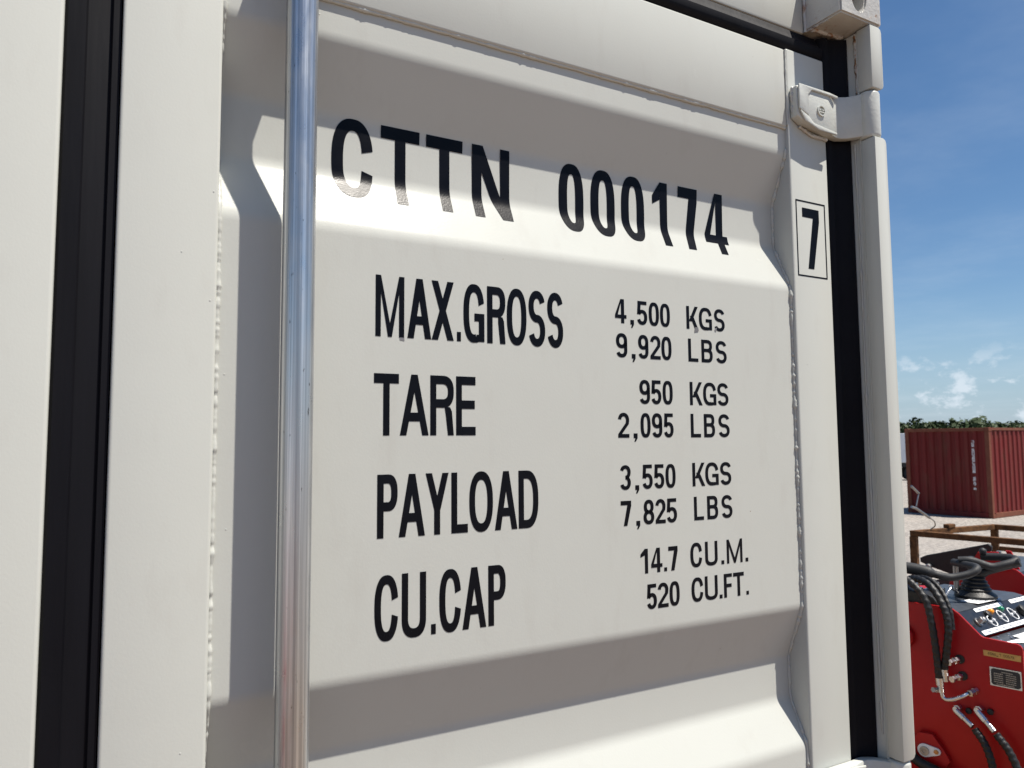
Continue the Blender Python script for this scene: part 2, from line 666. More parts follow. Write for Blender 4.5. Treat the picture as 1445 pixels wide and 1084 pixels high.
# ---- lettering ---------------------------------------------------
def arc(cx, cy, rx, ry, a, bb, t0, t1, n=26, e=2.45):
    """ring sector of a squarish ellipse; angles in degrees"""
    out = []

    def pt(t, x, y):
        c, s = math.cos(t), math.sin(t)
        return (cx + x * math.copysign(abs(c) ** (2 / e), c), cy + y * math.copysign(abs(s) ** (2 / e), s))
    k = max(4, int(n * abs(t1 - t0) / 180))
    for i in range(k):
        u0 = rad(t0 + (t1 - t0) * i / k)
        u1 = rad(t0 + (t1 - t0) * (i + 1) / k)
        out.append([pt(u0, rx, ry), pt(u1, rx, ry), pt(u1, rx - a, ry - bb), pt(u0, rx - a, ry - bb)])
    return out


def glyph(ch, w, h, a, bb):
    R = lambda x0, x1, y0, y1: [(x0, y0), (x1, y0), (x1, y1), (x0, y1)]
    D = lambda p, q_, t: [(p[0], p[1]), (p[0] + t, p[1]), (q_[0] + t, q_[1]), (q_[0], q_[1])]   # slanted bar, t = horizontal width
    if ch in '0O':
        return arc(w / 2, h / 2, w / 2, h / 2, a, bb, 0, 360, e=2.35 if ch == 'O' else 2.6)
    if ch == 'C':
        return arc(w / 2, h / 2, w / 2, h / 2, a, bb, 13, 347, n=40)
    if ch == 'G':
        return arc(w / 2, h / 2, w / 2, h / 2, a, bb, 17, 285, n=40) + [R(w - a, w, .02 * h, .5 * h), R(w * .52, w - a, .5 * h - bb * .95, .5 * h),
                                                               [(w * .62, 0), (w - a, .02 * h), (w - a, .14 * h), (w * .62, bb)]]
    if ch == 'T':
        return [R(0, w, h - bb * 1.1, h), R(w / 2 - a / 2, w / 2 + a / 2, 0, h - bb * 1.1)]
    if ch == 'E':
        return [R(0, a, 0, h), R(a, w, h - bb, h), R(a, w * .96, h * .52 - bb / 2, h * .52 + bb / 2), R(a, w, 0, bb)]
    if ch == 'F':
        return [R(0, a, 0, h), R(a, w, h - bb, h), R(a, w * .93, h * .50 - bb / 2, h * .50 + bb / 2)]
    if ch == 'L':
        return [R(0, a, 0, h), R(a, w, 0, bb)]
    if ch == 'U':
        return [R(0, a, h * .3, h), R(w - a, w, h * .3, h)] + arc(w / 2, h * .3, w / 2, h * .3, a, bb, 180, 360)
    if ch == 'N':
        return [R(0, a, 0, h), R(w - a, w, 0, h), D((w - a * 1.12, 0), (0, h), a * 1.12)]
    if ch == 'M':
        k = a * .9
        return [R(0, a, 0, h), R(w - a, w, 0, h), [(a, h), (a, h * .72), (w / 2 - k * .42, 0), (w / 2, 0), (w / 2, h * .22)],
                [(w - a, h), (w - a, h * .72), (w / 2 + k * .42, 0), (w / 2, 0), (w / 2, h * .22)]]
    if ch == 'A':
        t = a * 1.05
        return [D((0, 0), (w / 2 - t * .5, h), t), D((w - t, 0), (w / 2 - t * .5, h), t), [(w * .22, h * .23), (w * .78, h * .23), (w * .68, h * .23 + bb), (w * .32, h * .23 + bb)]]
    if ch == 'X':
        t = a * 1.1
        return [D((0, 0), (w - t, h), t), D((w - t, 0), (0, h), t)]
    if ch == 'Y':
        t = a * 1.05
        return [R(w / 2 - a / 2, w / 2 + a / 2, 0, h * .42), D((w / 2 - a / 2, h * .40), (0, h), t), D((w / 2 - a / 2, h * .40), (w - t, h), t)]
    if ch == 'K':
        t = a * 1.15
        return [R(0, a, 0, h), D((a * .8, h * .34), (w - t * 1.05, h), t), D((w - t, 0), (w * .30, h * .58), t)]
    if ch in 'PRB':
        y0 = h * .42 if ch == 'P' else h * .46
        xm = w * .52
        o = [R(0, a, 0, h), R(a, xm, h - bb, h), R(a, xm, y0, y0 + bb)] + arc(xm, (h + y0) / 2, w - xm if ch != 'B' else w * .96 - xm, (h - y0) / 2, a, bb, -90, 90)
        if ch == 'R':
            o += [[(w - a, 0), (w, 0), (w * .92, h * .40), (w * .84, h * .47), (w * .60, h * .48), (w * .90 - a, h * .36)]]
        if ch == 'B':
            o += [R(a, xm, 0, bb)] + arc(xm, (y0 + bb) / 2, w - xm, (y0 + bb) / 2, a, bb, -90, 90)
        return o
    if ch == 'D':
        xm = w * .40
        return [R(0, a, 0, h), R(a, xm, h - bb, h), R(a, xm, 0, bb)] + arc(xm, h / 2, w - xm, h / 2, a, bb, -90, 90)
    if ch == 'S':
        r2 = (h + bb) / 4
        return arc(w / 2, h - r2, w / 2, r2, a, bb, 18, 270, e=2.15) + arc(w / 2, r2, w / 2, r2, a, bb, 90, -162, e=2.15)
    if ch == '3':
        r2 = (h + bb) / 4
        return arc(w / 2, h - r2, w / 2, r2, a, bb, 162, -90, e=2.15) + arc(w / 2, r2, w / 2, r2, a, bb, 90, -162, e=2.15)
    if ch == '8':
        r2 = (h + bb) / 4
        return arc(w / 2, h - r2, w * .46, r2, a, bb, 0, 360, e=2.2) + arc(w / 2, r2, w / 2, r2, a, bb, 0, 360, e=2.2)
    if ch == '2':
        r2 = h * .30
        return arc(w / 2, h - r2, w / 2, r2, a, bb, 172, -32, e=2.15) + [[(0, bb), (a * 1.15, bb), (w * .99, h * .565), (w - a * 1.05, h * .60)], R(0, w, 0, bb)]
    if ch == '5':
        r2 = h * .32
        return [R(w * .08, w * .95, h - bb, h), [(w * .02, h * .44), (a + w * .02, h * .44), (a + w * .08, h - bb), (w * .08, h - bb)]] + arc(w / 2, r2, w / 2, r2, a, bb, 150, -160, e=2.2)
    if ch == '9':
        r2 = h * .31
        return arc(w / 2, h - r2, w / 2, r2, a, bb, 0, 360, e=2.25) + [R(w - a, w, h * .3, h - r2)] + arc(w / 2, h * .3, w / 2, h * .3, a, bb, 0, -158, e=2.25)
    if ch == '7':
        return [R(0, w, h - bb * 1.15, h), [(w * .26, 0), (w * .26 + a * 1.1, 0), (w, h * .80), (w, h - bb * 1.15), (w - a * 1.2, h - bb * 1.15)]]
    if ch == '1':
        return [R(w - a, w, 0, h), [(0, h * .66), (w - a, h * .74), (w - a, h), (w - a * .95, h), (0, h * .79)]]
    if ch == '4':
        s0, s1 = w * .80 - a, w * .80
        return [R(s0, s1, 0, h * .20), R(s0, s1, h * .20 + bb, h), R(0, w, h * .20, h * .20 + bb), [(0, h * .20 + bb), (a * .85, h * .20 + bb), (s0, h * .86), (s0, h), (s0 - a * .15, h)]]
    if ch == '.':
        return [R(0, w, 0, h * .16)]
    if ch == ',':
        return [R(0, w, -h * .02, h * .17), [(w * .15, -h * .16), (w * .55, -h * .16), (w, -h * .02), (w * .42, -h * .02)]]
    return []


def letter_mesh(items, place, name, parent, mat='black_vinyl', cuts=None):
    """items: list of polygons in (x, s); place maps (x, s) to a point"""
    bm = bmesh.new()
    for k, poly in enumerate(items):
        vs = [bm.verts.new((p[0], p[1], k * 2e-5 if len(items) < 12 else (k % 2) * 1e-5 + (k > 12) * 3e-5)) for p in poly]
        try:
            bm.faces.new(vs)
        except ValueError:
            pass
    for s in (cuts or ()):
        bmesh.ops.bisect_plane(bm, geom=bm.verts[:] + bm.edges[:] + bm.faces[:], plane_co=(0, s, 0), plane_no=(0, 1, 0))
    for v in bm.verts:
        lift = v.co.z            # strokes that cross lie a hair over one another
        v.co = place(v.co.x, v.co.y)
        v.co.y -= lift
    bm.normal_update()
    for f in bm.faces:
        if f.normal.y > 0:
            f.normal_flip()
    me = bpy.data.meshes.new(name)
    bm.to_mesh(me)
    bm.free()
    if cuts:
        me.shade_smooth()
    me.materials.append(M[mat])
    o = bpy.data.objects.new(name, me)
    COL.objects.link(o)
    o.parent = parent
    return o


def on_field(x, s):
    return Vector((x, .008 - .0003, s + H))


def on_bend(x, s):
    L = L35 + (.35 - s)
    p, p2 = prof_at(L), prof_at(L + .0005)
    t = (p2 - p).normalized()
    nrm = Vector((t.y, -t.x))          # outward (towards -y)
    if nrm.x > 0:
        nrm = -nrm
    p = p + nrm * .0004
    return Vector((x, p.x, p.y + H))


# serial number, bent over recess and slope; x extents measured letter by letter
SER = [('C', 224, 275), ('T', 284.5, 335), ('T', 344, 394.5), ('N', 408, 463.5), ('0', 541.5, 583), ('0', 595, 637.5), ('0', 649, 691.5), ('1', 707, 735.5), ('7', 757, 795.5), ('4', 810, 857.5)]
cuts = [.28 + .002 * k for k in range(30)]
for ch, x0, x1 in SER:
    x0, x1 = x0 / 1000, x1 / 1000
    s0, s1 = .2865, .3885
    a = .0140
    pol = [[(x0 + p[0], s0 + p[1]) for p in P] for P in glyph(ch, x1 - x0, s1 - s0, a, .0145)]
    letter_mesh(pol, on_bend, 'serial_character', door_r, cuts=cuts)

# field markings: (z top, z bottom, [(char, x0, x1)...]) in millimetres
ROWS = [
    (194.5, 122.5, 'MAX.GROSS', [269, 304.1, 308, 338.3, 338.7, 367.8, 372, 377.4, 380.8, 409.5, 413.3, 439.2, 441.3, 470, 473.2, 498, 501.4, 525.7]),
    (79.5, 8, 'TARE', [267.7, 297.9, 299.2, 335.1, 337.2, 367.7, 370.8, 396.9]),
    (-36.6, -108.6, 'PAYLOAD', [272.5, 296.9, 298.4, 330.7, 331.4, 360.8, 364.4, 386.1, 388.1, 420.2, 422.7, 454.4, 456.3, 485.1]),
    (-150.6, -222.6, 'CU.CAP', [270.1, 298.3, 302.5, 332.3, 338.5, 344.5, 348.9, 376.9, 378.6, 410.3, 413.2, 437.2]),
    (196.1, 162.4, '4,500', [610.9, 630.5, 637.1, 643.4, 648.7, 667.1, 669.9, 688.4, 690.4, 708.6]),
    (196.4, 162.6, 'KGS', [739.7, 762.5, 764, 789.5, 794.2, 815.2]),
    (148.3, 114.6, '9,920', [611.7, 630.8, 638.4, 645, 649.9, 668, 671.4, 689.9, 691.6, 710.1]),
    (148.3, 114.6, 'LBS', [741.7, 760.8, 767.2, 789.2, 795.8, 817.4]),
    (84.8, 51, '950', [650.5, 669.1, 671.3, 689.4, 692, 710.4]),
    (84.8, 51, 'KGS', [742.6, 766.8, 768.3, 794, 796.5, 818.4]),
    (38.3, 4.2, '2,095', [612.6, 631.6, 638.9, 645.7, 651.2, 668.9, 671.4, 689.8, 692.6, 710.4]),
    (38.3, 4.2, 'LBS', [742.8, 762.1, 768.2, 789.7, 796.9, 819]),
    (-33.3, -66.8, '3,550', [614.2, 632.4, 639.9, 646.7, 652.3, 670.5, 673, 691.2, 693.7, 712]),
    (-32.6, -66.2, 'KGS', [743.5, 767.6, 768.2, 794.2, 797.6, 819.4]),
    (-81.6, -115.3, '7,825', [614.5, 632.3, 640.5, 647.2, 653.1, 671.9, 674.3, 692.3, 694.1, 713]),
    (-81.2, -114.8, 'LBS', [745, 763.5, 770.1, 791.3, 798.4, 819.8]),
    (-148.3, -181.6, '14.7', [646.4, 659.3, 664.7, 684.5, 687.5, 692.7, 695.5, 712.4]),
    (-146.4, -181, 'CU.M.', [735.7, 757.9, 763.7, 787.8, 794.8, 800.5, 805.9, 837.4, 843.4, 849]),
    (-196.7, -230.3, '520', [655.9, 673.4, 675.2, 694, 696.1, 714.3]),
    (-195.4, -229.5, 'CU.FT.', [736.3, 758.4, 761.6, 786.2, 789.5, 795.2, 798.5, 814.8, 817.1, 838.8, 843, 848.2])]
for zt, zb, word, xs in ROWS:
    big = zt - zb > 50
    for i, ch in enumerate(word):
        x0, x1 = xs[2 * i] / 1000, xs[2 * i + 1] / 1000
        hh = (zt - zb) / 1000
        a, bb = (.0077, .0103) if big else (.0055, .0050)
        if ch == 'M':
            a *= .84
        ov = 0.0006 if ch in 'COGSU0235689' and big else 0.0
        pol = [[(x0 + p[0], zb / 1000 - ov + p[1]) for p in P] for P in glyph(ch, x1 - x0, hh + 2 * ov, a, bb)]
        letter_mesh(pol, on_field, 'marking_character', door_r)
# smears left by the stencil
letter_mesh([[(.2985, .1195), (.3045, .1185), (.3040, .1245), (.2985, .1225)]], on_field, 'ink_smear', door_r, 'grey_smudge')
for sm in ([(.7545, .1585), (.7625, .1600), (.7620, .1655), (.7560, .1660)], [(.7945, .163), (.7975, .162), (.7985, .168), (.7950, .1665)]):
    letter_mesh([sm], lambda x, s: on_field(x, s) - Vector((0, .0004, 0)), 'ink_smear', door_r, 'grey_smudge')


# check digit in its box on the stile
def on_stile(x, s):
    return Vector((x, -.0003, s + H))


letter_mesh([[(.986 + p[0], .2775 + p[1]) for p in P] for P in glyph('7', .040, .1005, .0125, .0135)], on_stile, 'check_digit', door_r)
x0, x1, z0, z1, t = .9712, 1.0418, .2637, .3900, .0024
letter_mesh([[(x0, z0), (x1, z0), (x1, z0 + t), (x0, z0 + t)], [(x0, z1 - t), (x1, z1 - t), (x1, z1), (x0, z1)],
             [(x0, z0 + t), (x0 + t, z0 + t), (x0 + t, z1 - t), (x0, z1 - t)], [(x1 - t, z0 + t), (x1, z0 + t), (x1, z1 - t), (x1 - t, z1 - t)]], on_stile, 'check_digit_box', door_r)


# ---- lock rods ----------------------------------------------------
def lock_rod(mir):
    r = MMB(mir)
    r.tube([(.1725, -.030, DB - .05), (.1725, -.030, DT + .05)], .01685, 40)
    rod = r.build('locking_rod', 'galvanised_steel', box_c, smooth=50)
    for z in (.575, -.62, -1.48):
        k = MMB(mir)
        k.box(.128, .217, -.006, .002 if z != -.62 else .0065, z - .03, z + .03)
        k.box(.148, .197, -.052, -.0065, z - .022, z + .022)
        k.build('rod_bracket', 'galvanised_steel', rod, bevel=.003)
    for z, s in ((DT + .05, 1), (DB - .05, -1)):
        k = MMB(mir)
        k.prism([(.150, z), (.195, z), (.205, z + s * .03), (.180, z + s * .045), (.150, z + s * .03)], -.05, -.012, 'y')
        k.build('rod_cam', 'galvanised_steel', rod, bevel=.003)
    k = MMB(mir)
    k.tube([(.1725, -.045, -.86), (.20, -.06, -.86), (.30, -.062, -.865), (.62, -.062, -.875)], .009, 10)
    k.box(.50, .56, -.07, .006, -.90, -.85)
    k.build('rod_handle', 'galvanised_steel', rod, smooth=50)
    return rod


lock_rod(False)
lock_rod(True)


# ---- corner posts with hinge bars ---------------------------------
def corner_post(mir):
    p = MMB(mir)
    p.box(1.1045, 1.131, -.030, .10, CB + .118, .6935)
    p.box(1.131, 1.150, -.012, .16, CB + .118, .6935)
    post = p.build('corner_post', 'white_paint', box_c, bevel=.003, smooth=35)
    segs = [(.5840, .6925), (-.5010, .5000), (-1.30, -.5850), (CB + .12, -1.384)]
    for z0, z1 in segs:
        k = MMB(mir)
        c = .008
        # bar with rounded outer ends; the bar stands proud of the post
        k.prism([(1.1005, z0), (1.1305 - c, z0), (1.1305 - c * .3, z0 + c * .3), (1.1305, z0 + c), (1.1305, z1 - c), (1.1305 - c * .3, z1 - c * .3), (1.1305 - c, z1), (1.1005, z1)], -.0565, -.0305, 'y')
        k.build('hinge_bar', 'white_paint', post, bevel=.0014, smooth=40)
    w = MMB(mir)
    bead(w, [(1.1035, -.0285, -1.58), (1.1035, -.0285, .69)], .0022, 2.2 + mir, step=.004, amp=.5)
    w.build('weld_bead', 'white_paint', post, smooth=80)
    w = MMB(mir)
    bead(w, [(1.1035, -.017, .50), (1.1035, -.0185, .30), (1.1035, -.018, .10), (1.1035, -.020, -.47)], .0016, 5.2 + mir, step=.004, amp=.9)
    w.build('weld_bead', 'white_paint', post, smooth=80)
    return post


corner_post(False)
corner_post(True)


def hinge(mir, zc):
    """cast strap hinge: blade on the stile, swan-neck over the seal, knuckle at the bar"""
    h = MMB(mir)
    z0, z1 = zc - .0365, zc + .0365
    front = [(.966, -.015), (.982, -.017), (1.022, -.017), (1.040, -.017), (1.052, -.0145), (1.062, -.0125), (1.072, -.0135), (1.082, -.019), (1.092, -.031), (1.100, -.046), (1.108, -.0555)]
    back = [(.966, -.0008), (.982, -.0008), (1.022, -.0008), (1.040, -.0008), (1.052, -.0005), (1.062, .001), (1.074, .001), (1.090, -.008), (1.0995, -.018), (1.107, -.032), (1.113, -.040)]
    n = len(front)

    def zlow(i):
        return z0 + max(0, (3 - i)) ** 1.5 * .0035

    vs = []
    for i in range(n):
        zt = z1 - (.004 if i == 0 else 0)
        vs += [(front[i][0], front[i][1], zlow(i)), (front[i][0], front[i][1], zt), (back[i][0], back[i][1], zt), (back[i][0], back[i][1], zlow(i))]
    fs = [(0, 1, 2, 3), tuple(4 * (n - 1) + k for k in (3, 2, 1, 0))]
    for i in range(n - 1):
        for k in range(4):
            a, c = 4 * i + k, 4 * i + (k + 1) % 4
            fs.append((a, c, c + 4, a + 4))
    h.add(vs, fs)
    # knuckle
    h.lathe([(.0145, 0), (.0170, .003), (.0172, .0765), (.0145, .0795)], (1.1125, -.0395, zc - .040), (0, 0, 1), 24)
    hg = h.build('hinge', 'hinge_paint', box_c, bevel=.0022, smooth=40)
    # raised rims round the pocket of the blade
    k = MMB(mir)
    k.prism([(.967, zc + .0345), (1.040, zc + .0345), (1.062, zc + .0325), (1.060, zc + .0275), (1.040, zc + .0290), (.998, zc + .0290), (.989, zc + .020), (.989, zc - .016), (.967, zc - .0075)], -.0198, -.0165, 'y')
    k.prism([(.9675, zc - .009), (.9895, zc - .0175), (.999, zc - .0262), (1.056, zc - .0318), (1.056, zc - .0362), (1.012, zc - .0355), (.980, zc - .0265)], -.0200, -.0166, 'y')
    k.build('hinge_rim', 'hinge_paint', hg, bevel=.0014, smooth=40)
    # round founder's mark: ring and barred H
    k = MMB(mir)
    seg = 28
    vs, fs = [], []
    cx, cz = 1.020, zc - .001
    for i in range(seg):
        a = 2 * math.pi * i / seg
        for r, y in ((.0092, -.0168), (.0092, -.0196), (.0072, -.0196), (.0072, -.0168)):
            vs.append((cx + r * math.cos(a), y, cz + r * math.sin(a)))
    for i in range(seg):
        for j in range(3):
            a, c = 4 * i + j, 4 * ((i + 1) % seg) + j
            fs.append((a, a + 1, c + 1, c))
    k.add(vs, fs)
    k.box(cx - .0060, cx - .0012, -.0194, -.0168, cz + .0006, cz + .0026)
    k.box(cx + .0012, cx + .0060, -.0194, -.0168, cz + .0006, cz + .0026)
    k.box(cx - .0060, cx + .0060, -.0194, -.0168, cz - .0032, cz - .0014)
    k.build('foundry_mark', 'hinge_paint', hg)
    k = MMB(mir)
    k.lathe([(.0085, 0), (.0085, .0985), (.0065, .101)], (1.1125, -.0395, zc - .05), (0, 0, 1), 16)
    k.build('hinge_pin', 'dull_steel', hg, smooth=50)
    # weld drips
    k = MMB(mir)
    bead(k, [(.9675, -.004, zc - .01), (.9675, -.005, zc + .033)], .003, zc, amp=.6)
    bead(k, [(.984, -.002, zc - .028), (1.012, -.002, zc - .0385), (1.050, -.002, zc - .0385)], .0028, zc + 3, amp=.7)
    k.build('weld_bead', 'rusty_white_paint', hg, smooth=80)
    return hg


for zc in (.5415, -.5425, -1.3415):
    for mir in (False, True):
        hinge(mir, zc)


# ---- corner castings ----------------------------------------------
def casting():
    """right front upper block; x 1.027..1.1305, y -.0575.., z .694...815, oval hole in the front"""
    c = MMB()
    x0, x1, y0, y1, z0, z1 = 1.027, 1.1310, -.0575, .12, .6945, CT
    hx, hz, rx, rz = 1.0735, .7555, .0185, .0475
    N = 32
    outer, inner = [], []
    for i in range(N):
        a = 2 * math.pi * (i + .5) / N
        ca, sa = math.cos(a), math.sin(a)
        inner.append((hx + rx * math.copysign(abs(ca) ** .8, ca), hz + rz * math.copysign(abs(sa) ** .8, sa)))
        # project the direction on the rectangle
        tx = ((x1 - hx) if ca > 0 else (x0 - hx)) / ca
        tz = ((z1 - hz) if sa > 0 else (z0 - hz)) / sa
        t = min(abs(tx), abs(tz))
        outer.append((hx + ca * t, hz + sa * t))
    # snap nearest outer vertices to the corners
    for X in (x0, x1):
        for Z in (z0, z1):
            k = min(range(N), key=lambda i: (outer[i][0] - X) ** 2 + (outer[i][1] - Z) ** 2)
            outer[k] = (X, Z)
    vs = [(p[0], y0, p[1]) for p in outer] + [(p[0], y0, p[1]) for p in inner] + [(p[0], y0 + .028, p[1]) for p in inner] + [(p[0], y1, p[1]) for p in outer]
    fs = []
    for i in range(N):
        j = (i + 1) % N
        fs += [(i, j, N + j, N + i), (N + i, N + j, 2 * N + j, 2 * N + i), (i, 3 * N + i, 3 * N + j, j)]
    fs.append(tuple(range(3 * N, 4 * N)))
    # hollow pocket behind the hole
    c.add(vs, fs)
    o = len(c.v)
    c.add([(x0 + .012, y0 + .028, z0 + .004), (x1 - .012, y0 + .028, z0 + .004), (x1 - .012, y0 + .028, z1 - .012), (x0 + .012, y0 + .028, z1 - .012),
           (x0 + .012, y1 - .02, z0 + .004), (x1 - .012, y1 - .02, z0 + .004), (x1 - .012, y1 - .02, z1 - .012), (x0 + .012, y1 - .02, z1 - .012)],
          [(4, 5, 6, 7), (0, 1, 5, 4), (1, 2, 6, 5), (2, 3, 7, 6), (3, 0, 4, 7)])
    return c


cst = casting()
cs = cst.build('corner_casting', 'rusty_white_paint', box_c, recalc=False)
bm = bmesh.new()
bm.from_mesh(cs.data)
es = [e for e in bm.edges if len(e.link_faces) == 2 and e.calc_face_angle(0) > 0.9 and all(v.co.y < -.05 or True for v in e.verts)]
bmesh.ops.bevel(bm, geom=es, offset=.003, segments=2, affect='EDGES', clamp_overlap=True)
bmesh.ops.recalc_face_normals(bm, faces=bm.faces)
bm.to_mesh(cs.data)
bm.free()
for sx, sz, yy in ((1, 0, 0), (0, 1, 0), (1, 1, 0), (0, 0, 1), (1, 0, 1), (0, 1, 1), (1, 1, 1)):
    c = cs.copy()
    COL.objects.link(c)
    c.parent = box_c
    c.scale = (-1 if sx else 1, -1 if yy else 1, -1 if sz else 1)
    c.location = (2 * XM if sx else 0, LEN - .0 if yy else 0, (2 * H + CT + CB) if sz else 0)

# header, sill, rails, walls, roof
b = MMB()
b.box(2 * XM - 1.026, 1.026, .014, .09, .690, CT - .01)
b.build('header', 'white_paint', box_c, bevel=.004, smooth=35)
b = MMB()
b.box(2 * XM - 1.026, 1.026, .010, .10, CB + .01, DB - .036)
b.build('sill', 'white_paint', box_c, bevel=.004, smooth=35)
w = MMB()
bead(w, [(1.0255, .012, .692), (1.0255, .012, .80)], .003, 3.3)
w.build('weld_bead', 'rusty_white_paint', box_c, smooth=80)
for pts, rr_, sd in (([(1.030, -.030, .6940), (1.030, .012, .6940)], .0022, 6.3), ([(1.031, .002, .6935), (1.098, -.004, .6935)], .0042, 6.9),
                     ([(1.1035, -.026, .690), (1.1035, -.026, .585)], .0028, 7.7), ([(1.1035, -.004, .690), (1.1035, -.006, .590)], .0026, 8.9)):
    w = MMB()
    bead(w, pts, rr_, sd, amp=.6)
    w.build('weld_bead', 'rust_stained_weld', box_c, smooth=80)
for mir in (False, True):
    b = MMB(mir)
    b.box(1.085, 1.135, .121, LEN - .121, CT - .075, CT - .012)
    b.box(1.085, 1.135, .121, LEN - .121, CB + .01, CB + .13)
    b.build('side_rail', 'white_paint', box_c, bevel=.004)
    b = MMB(mir)
    y, pts = .13, []
    while y < LEN - .15:
        pts += [(y, 1.128), (y + .07, 1.128), (y + .10, 1.094), (y + .17, 1.094)]
        y += .20
    for yy, xx in pts:
        b.v += [(xx, yy, CB + .12), (xx, yy, CT - .07)]
    for i in range(len(pts) - 1):
        b.f.append((2 * i, 2 * i + 2, 2 * i + 3, 2 * i + 1))
    b.build('side_wall', 'white_paint', box_c)
b = MMB()
b.box(2 * XM - 1.09, 1.09, .09, LEN - .05, CT - .04, CT - .015)
b.build('roof', 'white_paint', box_c, bevel=.003)
b = MMB()
b.box(2 * XM - 1.09, 1.09, .10, LEN - .05, CB + .09, CB + .13)
b.build('floor_deck', 'rusty_steel', box_c)
b = MMB()
b.box(2 * XM - 1.09, 1.09, LEN - .06, LEN - .02, CB + .12, CT - .02)
b.build('front_wall', 'white_paint', box_c)


# ================================================================== RED STAND-ON LOADERS
W = .535
SH = -.194                    # the console is set askew to the left plate
LGROUP = 'red stand-on loaders parked in the yard'


def loader():
    """local frame: x to the machine's right, y forward, z up; near left plate at x = 0, rear edge at y = 0"""
    root = empty('compact_loader', 'x', 'loader', group=LGROUP)
    prof = [(0.0, 1.012), (.006, 1.022), (.016, 1.026), (.118, 1.031), (.128, 1.036), (.195, 1.103), (.215, 1.117), (.235, 1.121), (.46, 1.121), (.49, 1.10), (.53, .90), (.53, .42), (.03, .42), (0, .45)]
    class SB(MB):
        def build(self, *a, **k):
            self.v = [(p[0], p[1] + SH * p[0], p[2]) for p in self.v]
            return super().build(*a, **k)
    b = MB()
    b.prism(prof, 0, .008, 'x')
    b.build('side_plate', 'red_paint', root, bevel=.002, smooth=40)
    b = SB()
    b.prism([(y, z - .012) for y, z in prof], W, W + .008, 'x')
    b.build('side_plate', 'red_paint', root, bevel=.002, smooth=40)
    b = SB()
    b.box(.0085, W - .0005, .012, .018, .42, 1.0)
    b.build('rear_panel', 'red_paint', root, bevel=.002)
    # deck, sloping console and lower shelf
    b = SB()
    b.prism([(.206, 1.104), (.24, 1.112), (.50, 1.112), (.50, 1.106), (.24, 1.106), (.208, 1.098)], .0085, W - .0005, 'x')
    b.build('console_deck', 'panel_grey', root)
    b = SB()
    b.prism([(.130, 1.028), (.205, 1.103), (.207, 1.097), (.134, 1.024)], .0085, W - .0005, 'x')
    panel = b.build('control_panel', 'panel_dark', root)
    b = SB()
    b.prism([(.010, 1.012), (.129, 1.018), (.129, 1.010), (.010, 1.004)], .0085, W - .0005, 'x')
    b.build('lower_shelf', 'panel_grey', root)

    def P(x, t, off=0.0):
        """point on the sloping panel: t 0 at its top edge, 1 at its bottom edge"""
        y = .205 + (.130 - .205) * t
        z = 1.103 + (1.028 - 1.103) * t
        return Vector((x, y + SH * x - .7071 * off, z + .7071 * off))

    def slab(name, x0, x1, t0, t1, mat, off=.0015):
        b = MB()
        q4 = [P(x0, t0), P(x1, t0), P(x1, t1), P(x0, t1)]
        nv = Vector((0, -.7071, .7071)) * off
        b.add([p + nv * .2 for p in q4] + [p + nv for p in q4], [(0, 3, 2, 1), (4, 5, 6, 7), (0, 1, 5, 4), (1, 2, 6, 5), (2, 3, 7, 6), (3, 0, 4, 7)])
        return b.build(name, mat, panel)

    slab('label_strip', .121, .328, .01, .15, 'decal_white')
    slab('label_strip', .393, .530, .01, .155, 'decal_white')
    slab('label_strip', .040, .530, .82, .98, 'decal_white')
    for x0, t0, n_, wd in ((.135, .07, 3, .045), (.06, .885, 8, .042), (.41, .07, 2, .042)):
        for i in range(n_):
            xa = x0 + i * .057 + random.random() * .01
            slab('print_line', xa, xa + wd * (.6 + .4 * random.random()), t0, t0 + .035, 'decal_ink', .0021)
    # oval switch guards with two screws each
    for x, tm, tr_ in ((.153, .60, .20), (.243, .53, .235), (.325, .54, .235)):
        b = MB()
        pts = [P(x + .019 * math.cos(2 * math.pi * i / 24), tm + tr_ * math.sin(2 * math.pi * i / 24), .006) for i in range(25)]
        b.tube(pts, .0018, 8, cap=False)
        b.build('switch_guard', 'decal_white', panel, smooth=60)
        for s_ in (-1, 1):
            b = MB()
            b.lathe([(.0048, 0), (.0048, .009), (.003, .011)], P(x + s_ * .015, tm - .02 * s_, .0), (0, -.7071, .7071), 10)
            b.build('guard_screw', 'decal_white', panel)
    for x, t_, mt in ((.20, .21, 'orange_lens'), (.277, .22, 'green_lens')):
        b = MB()
        b.lathe([(.0115, 0), (.0115, .006), (.0095, .013), (.006, .017), (.001, .018)], P(x, t_ + .06), (0, -.7071, .7071), 14)
        b.build('indicator_lamp', mt, panel, smooth=60)
    b = MB()
    b.lathe([(.017, 0), (.017, .006), (.012, .007), (.010, .024), (.005, .026)], P(.071, .50), (0, -.7071, .7071), 14)
    b.build('key_switch', 'dull_steel', panel, smooth=40)
    b = MB()
    b.lathe([(.016, 0), (.016, .010), (.012, .013)], P(.171, .34), (0, -.7071, .7071), 16)
    b.build('throttle_knob', 'black_powdercoat', panel, smooth=40)
    b = MB()
    b.lathe([(.010, 0), (.010, .012), (.006, .014)], P(.112, .48), (0, -.7071, .7071), 12)
    b.build('choke_knob', 'dull_steel', panel, smooth=40)
    b = MB()
    b.lathe([(.020, 0), (.021, .018), (.014, .022)], P(.400, .52), (0, -.7071, .7071), 16)
    b.build('hour_meter', 'black_powdercoat', panel, smooth=40)
    for x, y in ((.089, .112), (.046, .085), (.16, .108), (.115, .081)):
        b = SB()
        b.lathe([(.0045, 0), (.0045, .004), (.003, .006)], (x, y, 1.0165), (0, 0, 1), 10)
        b.build('shelf_screw', 'bright_steel', root)
